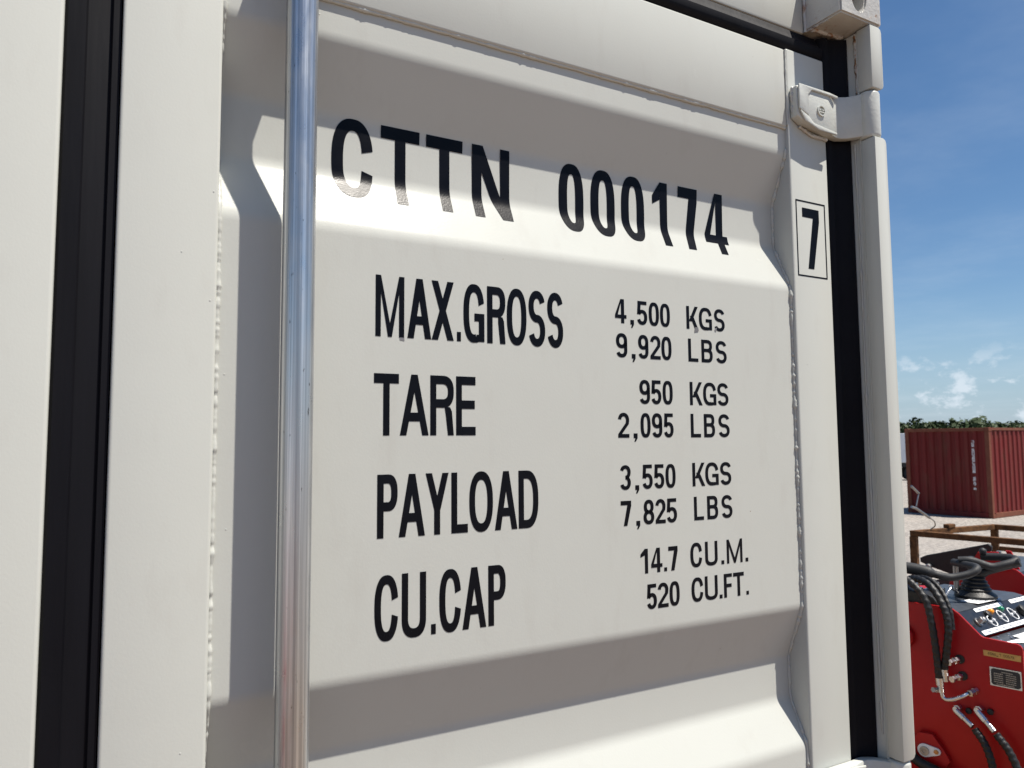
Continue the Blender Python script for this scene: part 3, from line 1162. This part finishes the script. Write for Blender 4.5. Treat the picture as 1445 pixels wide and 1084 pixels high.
    for pts in (((.149, .092), (.40, .092), (.40, .066), (.141, .064)), ((.043, .069), (.123, .062), (.40, .060), (.40, .030), (.09, .025), (.05, .05))):
        b = SB()
        b.add([(x, y, 1.0125 + .05 * y + .0022) for x, y in pts], [tuple(range(len(pts)))])
        b.build('shelf_label', 'decal_white', root)
    b = SB()
    b.add([(.187, .281, 1.1138), (.358, .257, 1.1133), (.353, .205, 1.1133), (.182, .212, 1.1138)], [(0, 1, 2, 3)])
    pp = b.build('paper_sheet', 'decal_white', root)
    for i in range(4):
        b = SB()
        y = .222 + i * .012
        xa = .205 + .02 * (i % 2)
        b.add([(xa, y, 1.1144), (xa + .09, y - .003, 1.1144), (xa + .09, y + .0005, 1.1144), (xa, y + .0035, 1.1144)], [(0, 1, 2, 3)])
        b.build('print_line', 'decal_ink', pp)
    # black cover under the hoses
    b = MB()
    b.prism([(.255, 1.1128), (.285, 1.150), (.40, 1.170), (.49, 1.165), (.49, 1.1128)], .012, .105, 'x')
    b.build('valve_cover', 'black_powdercoat', root, bevel=.006)

    # bellows boots and levers
    def boot(x, y, s, name='lever_boot'):
        b = MB()
        pr = [(.066, 0), (.066, .010)]
        for i in range(6):
            r = .056 - .0058 * i
            z = .018 + i * .0125
            pr += [(r, z), (r - .008, z + .007)]
        pr += [(.020, .096), (.013, .108), (.011, .110)]
        b.lathe([(r * s, z * s) for r, z in pr], (x, y, 1.112), (0, 0, 1), 20)
        return b.build(name, 'hose_rubber', root, smooth=35)

    bt = boot(.325, .222, 1.14)
    boot(.15, .32, .72)
    b = MB()
    b.tube(smooth_path([(.325, .212, 1.205), (.335, .165, 1.225), (.35, .115, 1.245), (.355, .07, 1.262)], 6), [.020] * 4 + [.016] * 15, 12)
    b.build('control_lever', 'black_powdercoat', root, smooth=60)

    def loop(pts, r, name):
        b = MB()
        pa = smooth_path(pts, 8)
        b.tube(pa, r[:len(pa)] if isinstance(r, list) else r, 14)
        return b.build(name, 'black_foam', root, smooth=60)
    # grab loops in black foam
    loop([(.09, .40, 1.236), (.095, .36, 1.232), (.10, .325, 1.226), (.115, .29, 1.216), (.15, .255, 1.208), (.18, .205, 1.222), (.20, .182, 1.238), (.225, .19, 1.246), (.26, .235, 1.246), (.30, .29, 1.245)], [.023] * 18 + [.021, .019, .017] + [.0145] * 60, 'grab_handle')
    loop([(.27, .262, 1.259), (.28, .222, 1.262), (.30, .190, 1.250), (.315, .155, 1.240), (.335, .115, 1.252), (.36, .088, 1.264), (.385, .096, 1.270), (.40, .14, 1.270), (.405, .215, 1.264)], .0155, 'grab_handle')
    b = MB()
    b.tube([(.31, .285, 1.11), (.31, .285, 1.245)], .010, 10)
    b.build('handle_post', 'dull_steel', root, smooth=60)
    b = MB()
    b.tube([(.40, .25, 1.11), (.40, .25, 1.262)], .010, 10)
    b.build('handle_post', 'black_powdercoat', root, smooth=60)
    b = MB()
    b.lathe([(.012, 0), (.014, .010), (.013, .018), (.004, .024)], (.39, .205, 1.278), (0, 0, 1), 12)
    b.build('lever_knob', 'black_foam', root, smooth=60)
    # odds and ends on the deck: valve block, clevis, cable
    b = MB()
    b.box(.20, .27, .315, .36, 1.1125, 1.145)
    b.box(.215, .235, .325, .345, 1.1455, 1.17)
    b.build('valve_block', 'dull_steel', root, bevel=.003)
    b = MB()
    b.tube(smooth_path([(.16, .29, 1.125), (.21, .275, 1.16), (.26, .295, 1.15), (.29, .275, 1.125)], 6), .005, 8)
    b.build('control_cable', 'bright_steel', root, smooth=60)
    b = MB()
    b.box(.085, .105, .345, .39, 1.1125, 1.165)
    b.box(.11, .13, .37, .40, 1.1125, 1.175)
    b.build('valve_spool', 'bright_steel', root, bevel=.003)
    # lift arms: black plates, rear end high
    for x in (-.034, W + .022):
        b = MB()
        b.prism([(.58, .90), (.62, .96), (.68, .95), (1.50, .62), (1.74, .30), (1.66, .25), (1.40, .55)], x + .001, x + .019, 'x')
        arm = b.build('lift_arm', 'black_powdercoat', root, bevel=.003, smooth=40)
        b = MB()
        b.lathe([(.018, 0), (.018, .032), (.010, .036)], (x - .008, .63, .93), (1, 0, 0), 14)
        b.build('pivot_pin', 'dull_steel', arm, smooth=40)
    # engine hood, front frame, tracks, attach plate
    b = MB()
    b.prism([(.54, .40), (.54, .88), (.60, .92), (1.15, .86), (1.28, .80), (1.30, .40)], .03, W - .03, 'x')
    b.build('engine_hood', 'red_paint', root, bevel=.02, seg=3, smooth=40)
    b = MB()
    b.box(.04, W - .04, .10, 1.35, .22, .418)
    b.build('chassis', 'black_powdercoat', root, bevel=.01)
    for x0 in (-.19, W + .02):
        b = MB()
        out = []
        for i in range(20):
            a = math.pi / 2 + math.pi * i / 19
            out.append((.25 + .17 * math.cos(a), .175 + .17 * math.sin(a)))
        for i in range(20):
            a = -math.pi / 2 + math.pi * i / 19
            out.append((1.20 + .17 * math.cos(a), .175 + .17 * math.sin(a)))
        b.prism(out, x0, x0 + .17, 'x')
        tr = b.build('track', 'track_rubber', root, smooth=40)
        for i in range(12):
            b = MB()
            y = .20 + i * .092
            b.box(x0 - .004, x0 + .174, y, y + .045, .3455, .368)
            b.build('track_lug', 'track_rubber', tr, bevel=.004)
        for y in (.25, .57, .88, 1.2):
            b = MB()
            b.lathe([(.10, 0), (.10, .01), (.05, .014), (.03, .02)], (x0 - .002, y, .175), (-1, 0, 0), 20)
            b.build('track_wheel', 'dull_steel', tr, smooth=40)
    b = MB()
    b.prism([(1.70, .10), (1.74, .10), (1.80, .55), (1.76, .55)], -.10, W + .10, 'x')
    b.build('attachment_plate', 'black_powdercoat', root, bevel=.004)
    b = MB()
    b.box(-.02, W + .02, -.42, -.01, .20, .225)
    b.box(.05, .09, -.0105, .12, .2255, .30)
    b.box(W - .09, W - .05, -.0105, .12, .2255, .30)
    b.build('operator_platform', 'black_powdercoat', root, bevel=.003)

    # left side furniture ------------------------------------------------
    # pivot bracket low on the plate with pin keeper
    b = MB()
    b.prism([(.375, .60), (.345, .645), (.298, .648), (.262, .60), (.242, .565), (.262, .535), (.345, .53), (.375, .555)], -.022, -.0008, 'x')
    br = b.build('pivot_bracket', 'red_paint', root, bevel=.002)
    b = MB()
    pts = []
    for i in range(14):
        a = math.pi * .5 + math.pi * (i / 13 - .08) * 1.0
        pts.append((.318 - .026 * math.cos(a), .588 + .024 * math.sin(a)))
    keeper = []
    for i in range(16):
        a = math.pi * .45 + math.pi * 1.1 * i / 15
        keeper.append((.325 - .025 * math.cos(a), .585 + .024 * math.sin(a)))
    keeper = [(y, z) for y, z in keeper]
    tip = [(.284 - .013 * math.cos(a), .592 + .013 * math.sin(a)) for a in [math.pi * (-.45 + .9 * i / 9) for i in range(10)]]
    cc = [(2 * .325 - y, z) for y, z in keeper]
    b.prism(cc + tip[::1] if False else [(.325 + .025 * math.cos(a), .585 + .024 * math.sin(a)) for a in [math.pi * (-.52 + 1.04 * i / 15) for i in range(16)]]
            + [(.284 + .013 * math.cos(a), .591 + .013 * math.sin(a)) for a in [math.pi * (.55 + .9 * i / 9) for i in range(10)]], -.030, -.0228, 'x')
    kp = b.build('pin_keeper', 'decal_white', br, bevel=.0012)
    b = MB()
    b.lathe([(.016, 0), (.016, .006), (.008, .0065), (.008, .003)], (-.0302, .325, .585), (-1, 0, 0), 16)
    b.build('pin_head', 'dull_steel', br, smooth=40)
    b = MB()
    b.lathe([(.0085, 0), (.0085, .005), (.004, .006)], (-.0302, .285, .591), (-1, 0, 0), 6)
    b.build('keeper_bolt', 'brass_bolt', br)
    # round sunlit boss forward on the plate
    b = MB()
    b.lathe([(.045, 0), (.045, .02), (.030, .034), (.004, .036)], (-.0008, .395, .992), (-1, 0, 0), 24)
    b.build('arm_boss', 'red_paint', root, smooth=40)
    # bulkhead holes, couplings
    for (y, z) in ((.199, .938), (.192, .880)):
        b = MB()
        b.lathe([(.0165, 0), (.0165, .003), (.012, .004)], (-.0006, y, z), (-1, 0, 0), 18)
        b.build('bulkhead_ring', 'black_powdercoat', root, smooth=40)
        b = MB()
        b.lathe([(.009, 0), (.009, .012), (.0125, .0125), (.0125, .026), (.008, .027), (.008, .046), (.0115, .047), (.0115, .058)], (-.004, y + .002, z), (-1, .35, -.1), 6)
        b.build('hose_coupling', 'bright_steel', root)

    def hose(pts, name='hydraulic_hose', r=.0125, pitch=7):
        path = smooth_path(pts, 26)
        b = MB()
        b.tube(path, r, 12, rf=lambda i, k: 1 + (.08 if ((i * 12 / pitch + k) % 12) < 5 else -.03))
        return b.build(name, 'hose_rubber', root, smooth=35)

    def ferrule(p, q_, r, name='hose_ferrule', mt='bright_steel'):
        b = MB()
        p, q_ = Vector(p), Vector(q_)
        b.tube([p, p.lerp(q_, .05), p.lerp(q_, .5), p.lerp(q_, .52), q_], [r, r, r, r * .8, r * .8], 12)
        return b.build(name, mt, root, smooth=40)
    hose([(.03, .46, 1.16), (.0, .40, 1.207), (-.035, .345, 1.203), (-.055, .290, 1.150), (-.062, .268, 1.06), (-.062, .258, .96), (-.058, .254, .868)])
    hose([(.06, .40, 1.185), (.03, .35, 1.208), (-.015, .283, 1.195), (-.045, .232, 1.130), (-.055, .216, 1.06), (-.055, .226, .97), (-.052, .238, .90)])
    hose([(.10, .42, 1.17), (.07, .36, 1.205), (.03, .30, 1.212), (.0, .25, 1.180), (-.03, .215, 1.12), (-.04, .205, 1.05)], r=.008)
    ferrule((-.058, .254, .872), (-.057, .250, .822), .0145)
    ferrule((-.052, .238, .905), (-.050, .236, .862), .0135)
    b = MB()
    b.tube(smooth_path([(-.057, .250, .826), (-.056, .243, .802), (-.054, .222, .800), (-.045, .190, .815), (-.028, .172, .827)], 8), .0075, 10)
    b.build('steel_elbow', 'bright_steel', root, smooth=60)
    b = MB()
    b.lathe([(.012, 0), (.012, .014), (.009, .015), (.009, .018), (.0125, .019), (.0125, .034)], (-.0005, .150, .838), (-1, .45, -.25), 6)
    b.build('hose_coupling', 'bright_steel', root)
    b = MB()
    b.lathe([(.0095, 0), (.0095, .02)], (-.06, .262, .826), (-1, .5, .2), 6)
    b.build('hose_coupling', 'dull_steel', root)
    for y0, z0, y1, z1, pts in ((.212, .758, .155, .722, [(-.05, .150, .716), (-.055, .118, .672), (-.06, .098, .61), (-.06, .096, .55), (-.05, .10, .48)]),
                                (.143, .772, .088, .722, [(-.05, .084, .716), (-.055, .045, .668), (-.06, .016, .60), (-.06, .0, .55), (-.05, -.005, .49)])):
        ferrule((-.028, y0, z0), (-.050, y1, z1), .0125)
        hose(pts)
        b = MB()
        b.lathe([(.013, 0), (.013, .02), (.010, .021), (.010, .032)], (-.0005, y0 - .004, z0 + .004), (-1, .2, 0), 6)
        b.build('hose_coupling', 'bright_steel', root)
        b = MB()
        b.lathe([(.011, 0), (.011, .012), (.006, .013)], (-.0005, y0 - .035, z0 + .002), (-1, 0, 0), 6)
        b.build('bolt', 'black_powdercoat', root)
    b = MB()
    b.tube(smooth_path([(-.03, .40, .585), (-.045, .345, .545), (-.045, .27, .525), (-.035, .16, .47), (-.03, .08, .42)], 8), .018, 10)
    b.build('hydraulic_hose', 'hose_rubber', root, smooth=60)
    # tape with handwriting, rating plate
    b = MB()
    b.add([(-.0008, .122, .987), (-.0008, .006, .987), (-.0008, .007, .9655), (-.0008, .121, .9675)], [(0, 1, 2, 3)])
    tp = b.build('paper_tape', 'masking_tape', root)
    b = MB()
    xs = .108
    for ch in '45NA,160057A':
        wch = .0055
        for P_ in glyph(ch, wch, .010, .0012, .0012):
            b.add([(-.0013, xs - p[0], .9725 + p[1] + .0008 * math.sin(xs * 900)) for p in P_], [tuple(range(len(P_)))])
        xs -= wch + (.0012 if ch != ',' else .003)
    b.build('tape_writing', 'ink_pen', tp)
    b = MB()
    b.box(-.003, -.0008, .0075, .1045, .8675, .9325)
    rp = b.build('rating_plate', 'bright_steel', root, bevel=.0006)
    b = MB()
    c = .006
    y0, y1, z0, z1 = .0115, .1005, .8715, .9285
    b.prism([(y0 + c, z0), (y1 - c, z0), (y1, z0 + c), (y1, z1 - c), (y1 - c, z1), (y0 + c, z1), (y0, z1 - c), (y0, z0 + c)], -.0036, -.0031, 'x')
    b.build('plate_field', 'panel_dark', rp)
    for i in range(7):
        z = .921 - i * .0072
        spans = [(.092, .064), (.055, .024)] if 0 < i < 6 else ([(.068, .034)] if i == 0 else [(.085, .030)])
        for (a0, a1) in spans:
            b = MB()
            y = a0
            while y > a1:
                wl = .0022 + random.random() * .0045
                b.add([(-.004, y, z), (-.004, max(a1, y - wl), z), (-.004, max(a1, y - wl), z - .0032), (-.004, y, z - .0032)], [(0, 1, 2, 3)])
                y -= wl + .0012
            b.build('plate_print', 'dull_steel', rp)
    return root


ldr = loader()
ldr.location = (2.83989, .66500, 0)
ldr.rotation_euler = (0, 0, rad(15))
ldr['label'] = 'red stand-on loader with black control console and side hoses beside the white corner post'


def lpos(u, v):
    return (2.83989 + v * math.cos(rad(15)) - u * math.sin(rad(15)), .665 + v * math.sin(rad(15)) + u * math.cos(rad(15)), 0)


SKIP = ('hydraulic_hose', 'hose_', 'steel_elbow', 'grab_handle', 'control_lever', 'lever_', 'handle_post', 'bulkhead', 'paper_', 'rating', 'arm_boss', 'valve_cover')


def copy_some(o, parent=None):
    c = o.copy()
    COL.objects.link(c)
    c.parent = parent
    for ch in o.children:
        if not ch.name.startswith(SKIP):
            copy_some(ch, c)
    return c


l2 = copy_some(ldr)
l2.location = lpos(.045, 1.136)
l2['label'] = 'second red stand-on loader with plain side plate, beyond the loader with the hoses'
# this one carries its lift arm raised: black shield plate and drilled red bracket
b = MB()
b.prism([(.303, 1.205), (.303, 1.222), (.318, 1.233), (.345, 1.224), (.60, 1.148), (.628, 1.133), (.628, 1.112), (.586, 1.094), (.47, 1.060), (.425, 1.075), (.36, 1.12)], -.034, -.014, 'x')
b.build('lift_arm', 'black_powdercoat', l2, bevel=.003)
b = MB()
b.lathe([(.014, 0), (.014, .022), (.009, .026)], (-.034, .585, 1.095), (-1, 0, 0), 12)
b.build('pivot_pin', 'dull_steel', l2)
b = MB()
b.prism([(.245, 1.1125), (.262, 1.165), (.275, 1.199), (.36, 1.191), (.378, 1.16), (.39, 1.1125)], -.048, -.036, 'x')
b.prism([(.205, 1.1125), (.222, 1.165), (.238, 1.199), (.262, 1.199), (.248, 1.165), (.235, 1.1125)], .03, .042, 'x')
br = b.build('pivot_bracket', 'red_paint', l2, bevel=.002)
for y in (.292, .32):
    b = MB()
    b.lathe([(.005, 0), (.005, .003)], (-.0482, y, 1.182), (-1, 0, 0), 10)
    b.build('bolt', 'bright_steel', br)
# more of them parked across from the doors, seen only as red in the polished rod
for (x, y, rz) in ((-2.35, -1.75, 12), (-1.1, -3.9, 4), (-2.0, -7.4, 2), (-.5, -7.6, -2), (.9, -7.5, 3)):
    l3 = copy_some(ldr)
    l3.location = (x, y, 0)
    l3.rotation_euler = (0, 0, rad(rz))
    l3['label'] = 'red stand-on loader parked across the yard with its front towards the white container doors'

# ================================================================== RUSTY STEEL FRAME with bent rod
fr = empty('steel_frame', 'rusty open steel frame of square bars standing behind the red loaders', 'frame', (0, 0, 0))
A = Vector((5.43, 2.74, 0))
ex = Vector((math.cos(rad(-12)), math.sin(rad(-12)), 0))
# the front rail runs towards +x and slightly to the viewer, the end rail away
front_dir = (Vector((5.575, 2.03, 0)) - A).normalized()
back_dir = (Vector((6.34, 2.66, 0)) - A).normalized()
B_ = A + front_dir * 2.2
side = Vector((.965, .12, 0)) * 1.15
Cc = A + Vector((.93, -.085, 0))
Dd = Cc + front_dir * 2.2


def bar(p, q_, t, name):
    b = MB()
    p, q_ = Vector(p), Vector(q_)
    d_ = (q_ - p).normalized()
    up = Vector((0, 0, 1)) if abs(d_.z) < .9 else Vector((front_dir.x, front_dir.y, 0))
    s_ = d_.cross(up).normalized()
    u_ = s_.cross(d_)
    h_ = t / 2
    ring = [s_ * h_ + u_ * h_, -s_ * h_ + u_ * h_, -s_ * h_ - u_ * h_, s_ * h_ - u_ * h_]
    b.add([p + r for r in ring] + [q_ + r for r in ring], [(0, 1, 2, 3), (7, 6, 5, 4)] + [(i, (i + 1) % 4, 4 + (i + 1) % 4, 4 + i) for i in range(4)])
    return b.build(name, 'rusty_steel', fr, bevel=.003)


T = .042
zt = 1.03
for p in (A, B_, Cc, Dd):
    bar((p.x, p.y, gz(p.x, p.y)), (p.x, p.y, zt - T / 2 - .001), T + .006, 'leg')
up = Vector((0, 0, zt))
bar(A - front_dir * .021 + up, B_ + front_dir * .021 + up, T, 'top_rail')
bar(Cc - front_dir * .021 + up, Dd + front_dir * .021 + up, T, 'top_rail')
cd = (Cc - A).normalized()
bar(A + cd * .023 + up, Cc - cd * .023 + up, T, 'end_rail')
cd = (Dd - B_).normalized()
bar(B_ + cd * .023 + up, Dd - cd * .023 + up, T, 'end_rail')
bar(Cc + front_dir * .03 + Vector((0, 0, .86)), Dd - front_dir * .03 + Vector((0, 0, .86)), .034, 'lower_rail')
b = MB()
mid = A + (Cc - A) * .42
b.box(mid.x - .04, mid.x + .05, mid.y - .028, mid.y + .02, zt + T / 2 + .0005, zt + T / 2 + .03)
b.build('clip', 'rusty_steel', fr, bevel=.006)

b = MB()
wp = [(5.215, 2.60, 1.402), (5.30, 2.60, 1.345), (5.262, 2.60, 1.252)]
b.tube([wp[0], wp[1]], .0085, 8)
b.tube([wp[1], wp[2]], .0042, 8)
b.tube([(5.205, 2.60, 1.25), (5.262, 2.60, 1.236), (5.45, 2.62, 1.155)], .0095, 8)
b.tube(smooth_path([(5.45, 2.62, 1.155), (5.52, 2.63, 1.125), (5.575, 2.66, 1.085), (5.60, 2.71, 1.0525)], 6), .005, 8)
tag(b.build('bent_rod', 'dull_steel', smooth=50), 'thin bent bare metal crank rod standing up from the rusty frame', 'rod')

# ================================================================== FAR RED CONTAINER
fc = empty('shipping_container', 'old dark red shipping container with rusty edges standing in the gravel yard', 'container', (22.126, 11.251, -.534), rad(4))
# local: near corner at origin, x runs away to the right, y away along the end wall
CW, CL, CH = 2.44, 6.06, 2.59


def corrugate(n_pitch, length, depth, name, axis, at, z0, z1, sign):
    b = MB()
    pts = []
    pitch = length / n_pitch
    for i in range(n_pitch):
        s = i * pitch
        pts += [(s, 0), (s + pitch * .38, 0), (s + pitch * .5, depth), (s + pitch * .88, depth)]
    pts.append((length, 0))
    for s, d_ in pts:
        for z in (z0, z1):
            b.v.append((at + sign * d_, .11 + s, z) if axis == 'y' else (.11 + s, at + sign * d_, z))
    for i in range(len(pts) - 1):
        b.f.append((2 * i, 2 * i + 2, 2 * i + 3, 2 * i + 1))
    return b.build(name, 'container_red', fc)


corrugate(9, CW - .22, .045, 'end_wall', 'y', .02, .15, CH - .10, 1)
corrugate(9, CW - .22, .045, 'end_wall', 'y', CL - .02, .15, CH - .10, -1)
corrugate(21, CL - .22, .036, 'side_wall', 'x', .015, .15, CH - .08, 1)
corrugate(21, CL - .22, .036, 'side_wall', 'x', CW - .015, .15, CH - .08, -1)
for x in (0, CL):
    for y in (0, CW):
        xx = (x, x + .12) if x == 0 else (x - .12, x)
        yy = (y, y + .12) if y == 0 else (y - .12, y)
        b = MB()
        b.box(xx[0] + .002, xx[1], yy[0] + .002, yy[1], .119, CH - .119)
        b.build('corner_post', 'container_rust_edge', fc, bevel=.008)
        for z in (0, CH - .118):
            b = MB()
            b.box(xx[0] - .006, xx[1] + .04 * (x == 0), yy[0] - .006, yy[1], z, z + .118)
            b.build('corner_casting', 'container_rust_edge', fc, bevel=.01)
for y in (0, CW - .06):
    for z, t in ((.01, .14), (CH - .085, .075)):
        b = MB()
        b.box(.17, CL - .13, y, y + .06, z, z + t)
        b.build('side_rail', 'container_rust_edge', fc, bevel=.006)
for x in (0, CL - .06):
    for z, t in ((.01, .14), (CH - .105, .095)):
        b = MB()
        b.box(x + .003, x + .06, .125, CW - .125, z, z + t)
        b.build('end_rail', 'container_rust_edge' if z > 1 else 'container_red', fc, bevel=.006)
b = MB()
b.box(.03, CL - .03, .03, CW - .03, CH - .05, CH - .03)
b.build('roof', 'container_red', fc)
b = MB()
b.box(.03, CL - .03, .03, CW - .03, .10, .14)
b.build('floor_deck', 'container_red', fc)
# upright line of white stencil letters on the end wall, stacked one over another
zt = 2.22
for ch in '1C8 S0U3R9L2M0B6 5PA7 8':
    if ch == ' ':
        zt -= .05
        continue
    b = MB()
    for P_ in glyph(ch, .075, .058, .016, .013):
        b.add([(.0135, .49 - p[0], zt - .058 + p[1]) for p in P_], [tuple(range(len(P_)))])
    b.build('stencil_letter', 'decal_white', fc)
    zt -= .064


# ================================================================== WHITE TRAILER far left behind the red container
def polar(az, d_):
    x, y = d_ * math.cos(rad(az)), -.81 + d_ * math.sin(rad(az))
    return Vector((x, y, gz(x, y)))


p = polar(34.6, 60)
tr = empty('box_trailer', 'white box trailer far off behind the dark red container', 'trailer', p, rad(98))
b = MB()
b.box(-3.2, 1.05, -1.2, 1.2, 1.25, 3.28)
b.build('box_body', 'trailer_white', tr, bevel=.03)
b = MB()
b.box(-3.2, 1.05, -1.1, 1.1, .95, 1.248)
b.build('underframe', 'black_powdercoat', tr)
for x in (-2.2, -1.0, .4):
    for y in (-1.1, .85):
        b = MB()
        b.lathe([(.3, 0), (.5, .02), (.5, .23), (.3, .25)], (x, y, .5), (0, 1, 0), 20)
        b.build('wheel', 'tyre_black', tr, smooth=40)
b = MB()
for i in range(12):
    b.box(-3.1 + i * .35, -3.07 + i * .35, -1.215, -1.2005, 1.3, 3.22)
b.build('body_rib', 'trailer_white', tr)


# ================================================================== TREES
def tree_meshes(seed, w_, h_):
    rnd = random.Random(seed)
    t = MB()
    base = Vector((0, 0, -.3))
    top = Vector((rnd.uniform(-.3, .3), rnd.uniform(-.3, .3), h_ * .55))
    t.tube([base, base.lerp(top, .5) + Vector((.1, .05, 0)), top], [.28, .2, .1], 7)
    blobs = []
    for i in range(13):
        a = rnd.uniform(0, 6.28)
        r = rnd.uniform(.1, .5) * w_
        c = Vector((r * math.cos(a), r * math.sin(a), h_ * rnd.uniform(.32, .80)))
        blobs.append((c, rnd.uniform(.2, .34) * w_))
        st_ = base.lerp(top, rnd.uniform(.45, .9))
        t.tube([st_, st_.lerp(c, .6) + Vector((0, 0, .2)), c], [.1, .06, .02], 5)
    l = MB()
    for c, r in blobs:
        for k in range(520):
            dv = Vector((rnd.gauss(0, 1), rnd.gauss(0, 1), rnd.gauss(0, .8))).normalized()
            pos = c + dv * r * rnd.uniform(.35, 1.0)
            n_ = (dv + Vector((rnd.gauss(0, .6), rnd.gauss(0, .6), rnd.gauss(0, .6)))).normalized()
            u_ = n_.orthogonal().normalized()
            v_ = n_.cross(u_)
            s = rnd.uniform(.22, .48)
            l.add([pos - u_ * s, pos + v_ * s * .6 + n_ * .05, pos + u_ * s, pos - v_ * s * .6 + n_ * .05], [(0, 1, 2, 3)])
    return t, l


protos = []
for i, (w_, h_) in enumerate(((5.5, 6.6), (6.5, 6.0), (4.6, 6.9))):
    t, l = tree_meshes(40 + i, w_, h_)
    r = empty('tree', 'x', 'tree', group='dark green trees along the far edge of the yard')
    t.build('trunk', 'bark', r, smooth=60)
    l.build('crown', 'foliage', r, recalc=False)
    protos.append(r)
spots = []
az = 19.5
rnd = random.Random(77)
tops = [(33.8, .0185), (33.2, .0195), (32.4, .0212), (31.9, .0190), (31.5, .0150), (31.0, .0125), (30.5, .0165), (30.1, .0180), (29.5, .0205), (29.0, .0212), (28.5, .0195), (28.0, .0165), (27.6, .0155),
        (27.1, .0135), (26.7, .0165), (26.2, .0185), (25.7, .0175), (25.1, .0195), (34.4, .0190), (35.0, .0180), (35.7, .0195)]
for i, (az, tn) in enumerate(tops):
    d_ = 168 + 10 * math.sin(i * 2.4)
    p = polar(az, d_)
    r = protos[i] if i < 3 else copy_tree(protos[i % 3])
    hh = (6.6, 6.0, 6.9)[i % 3] * .98
    r.location = p
    need = H + tn * d_ - p.z
    sc = need / hh
    r.scale = (sc * 1.05, sc * 1.05, sc)
    r.rotation_euler = (0, 0, i * 1.7)
    r['label'] = 'dark green tree in the far tree line behind the red container'
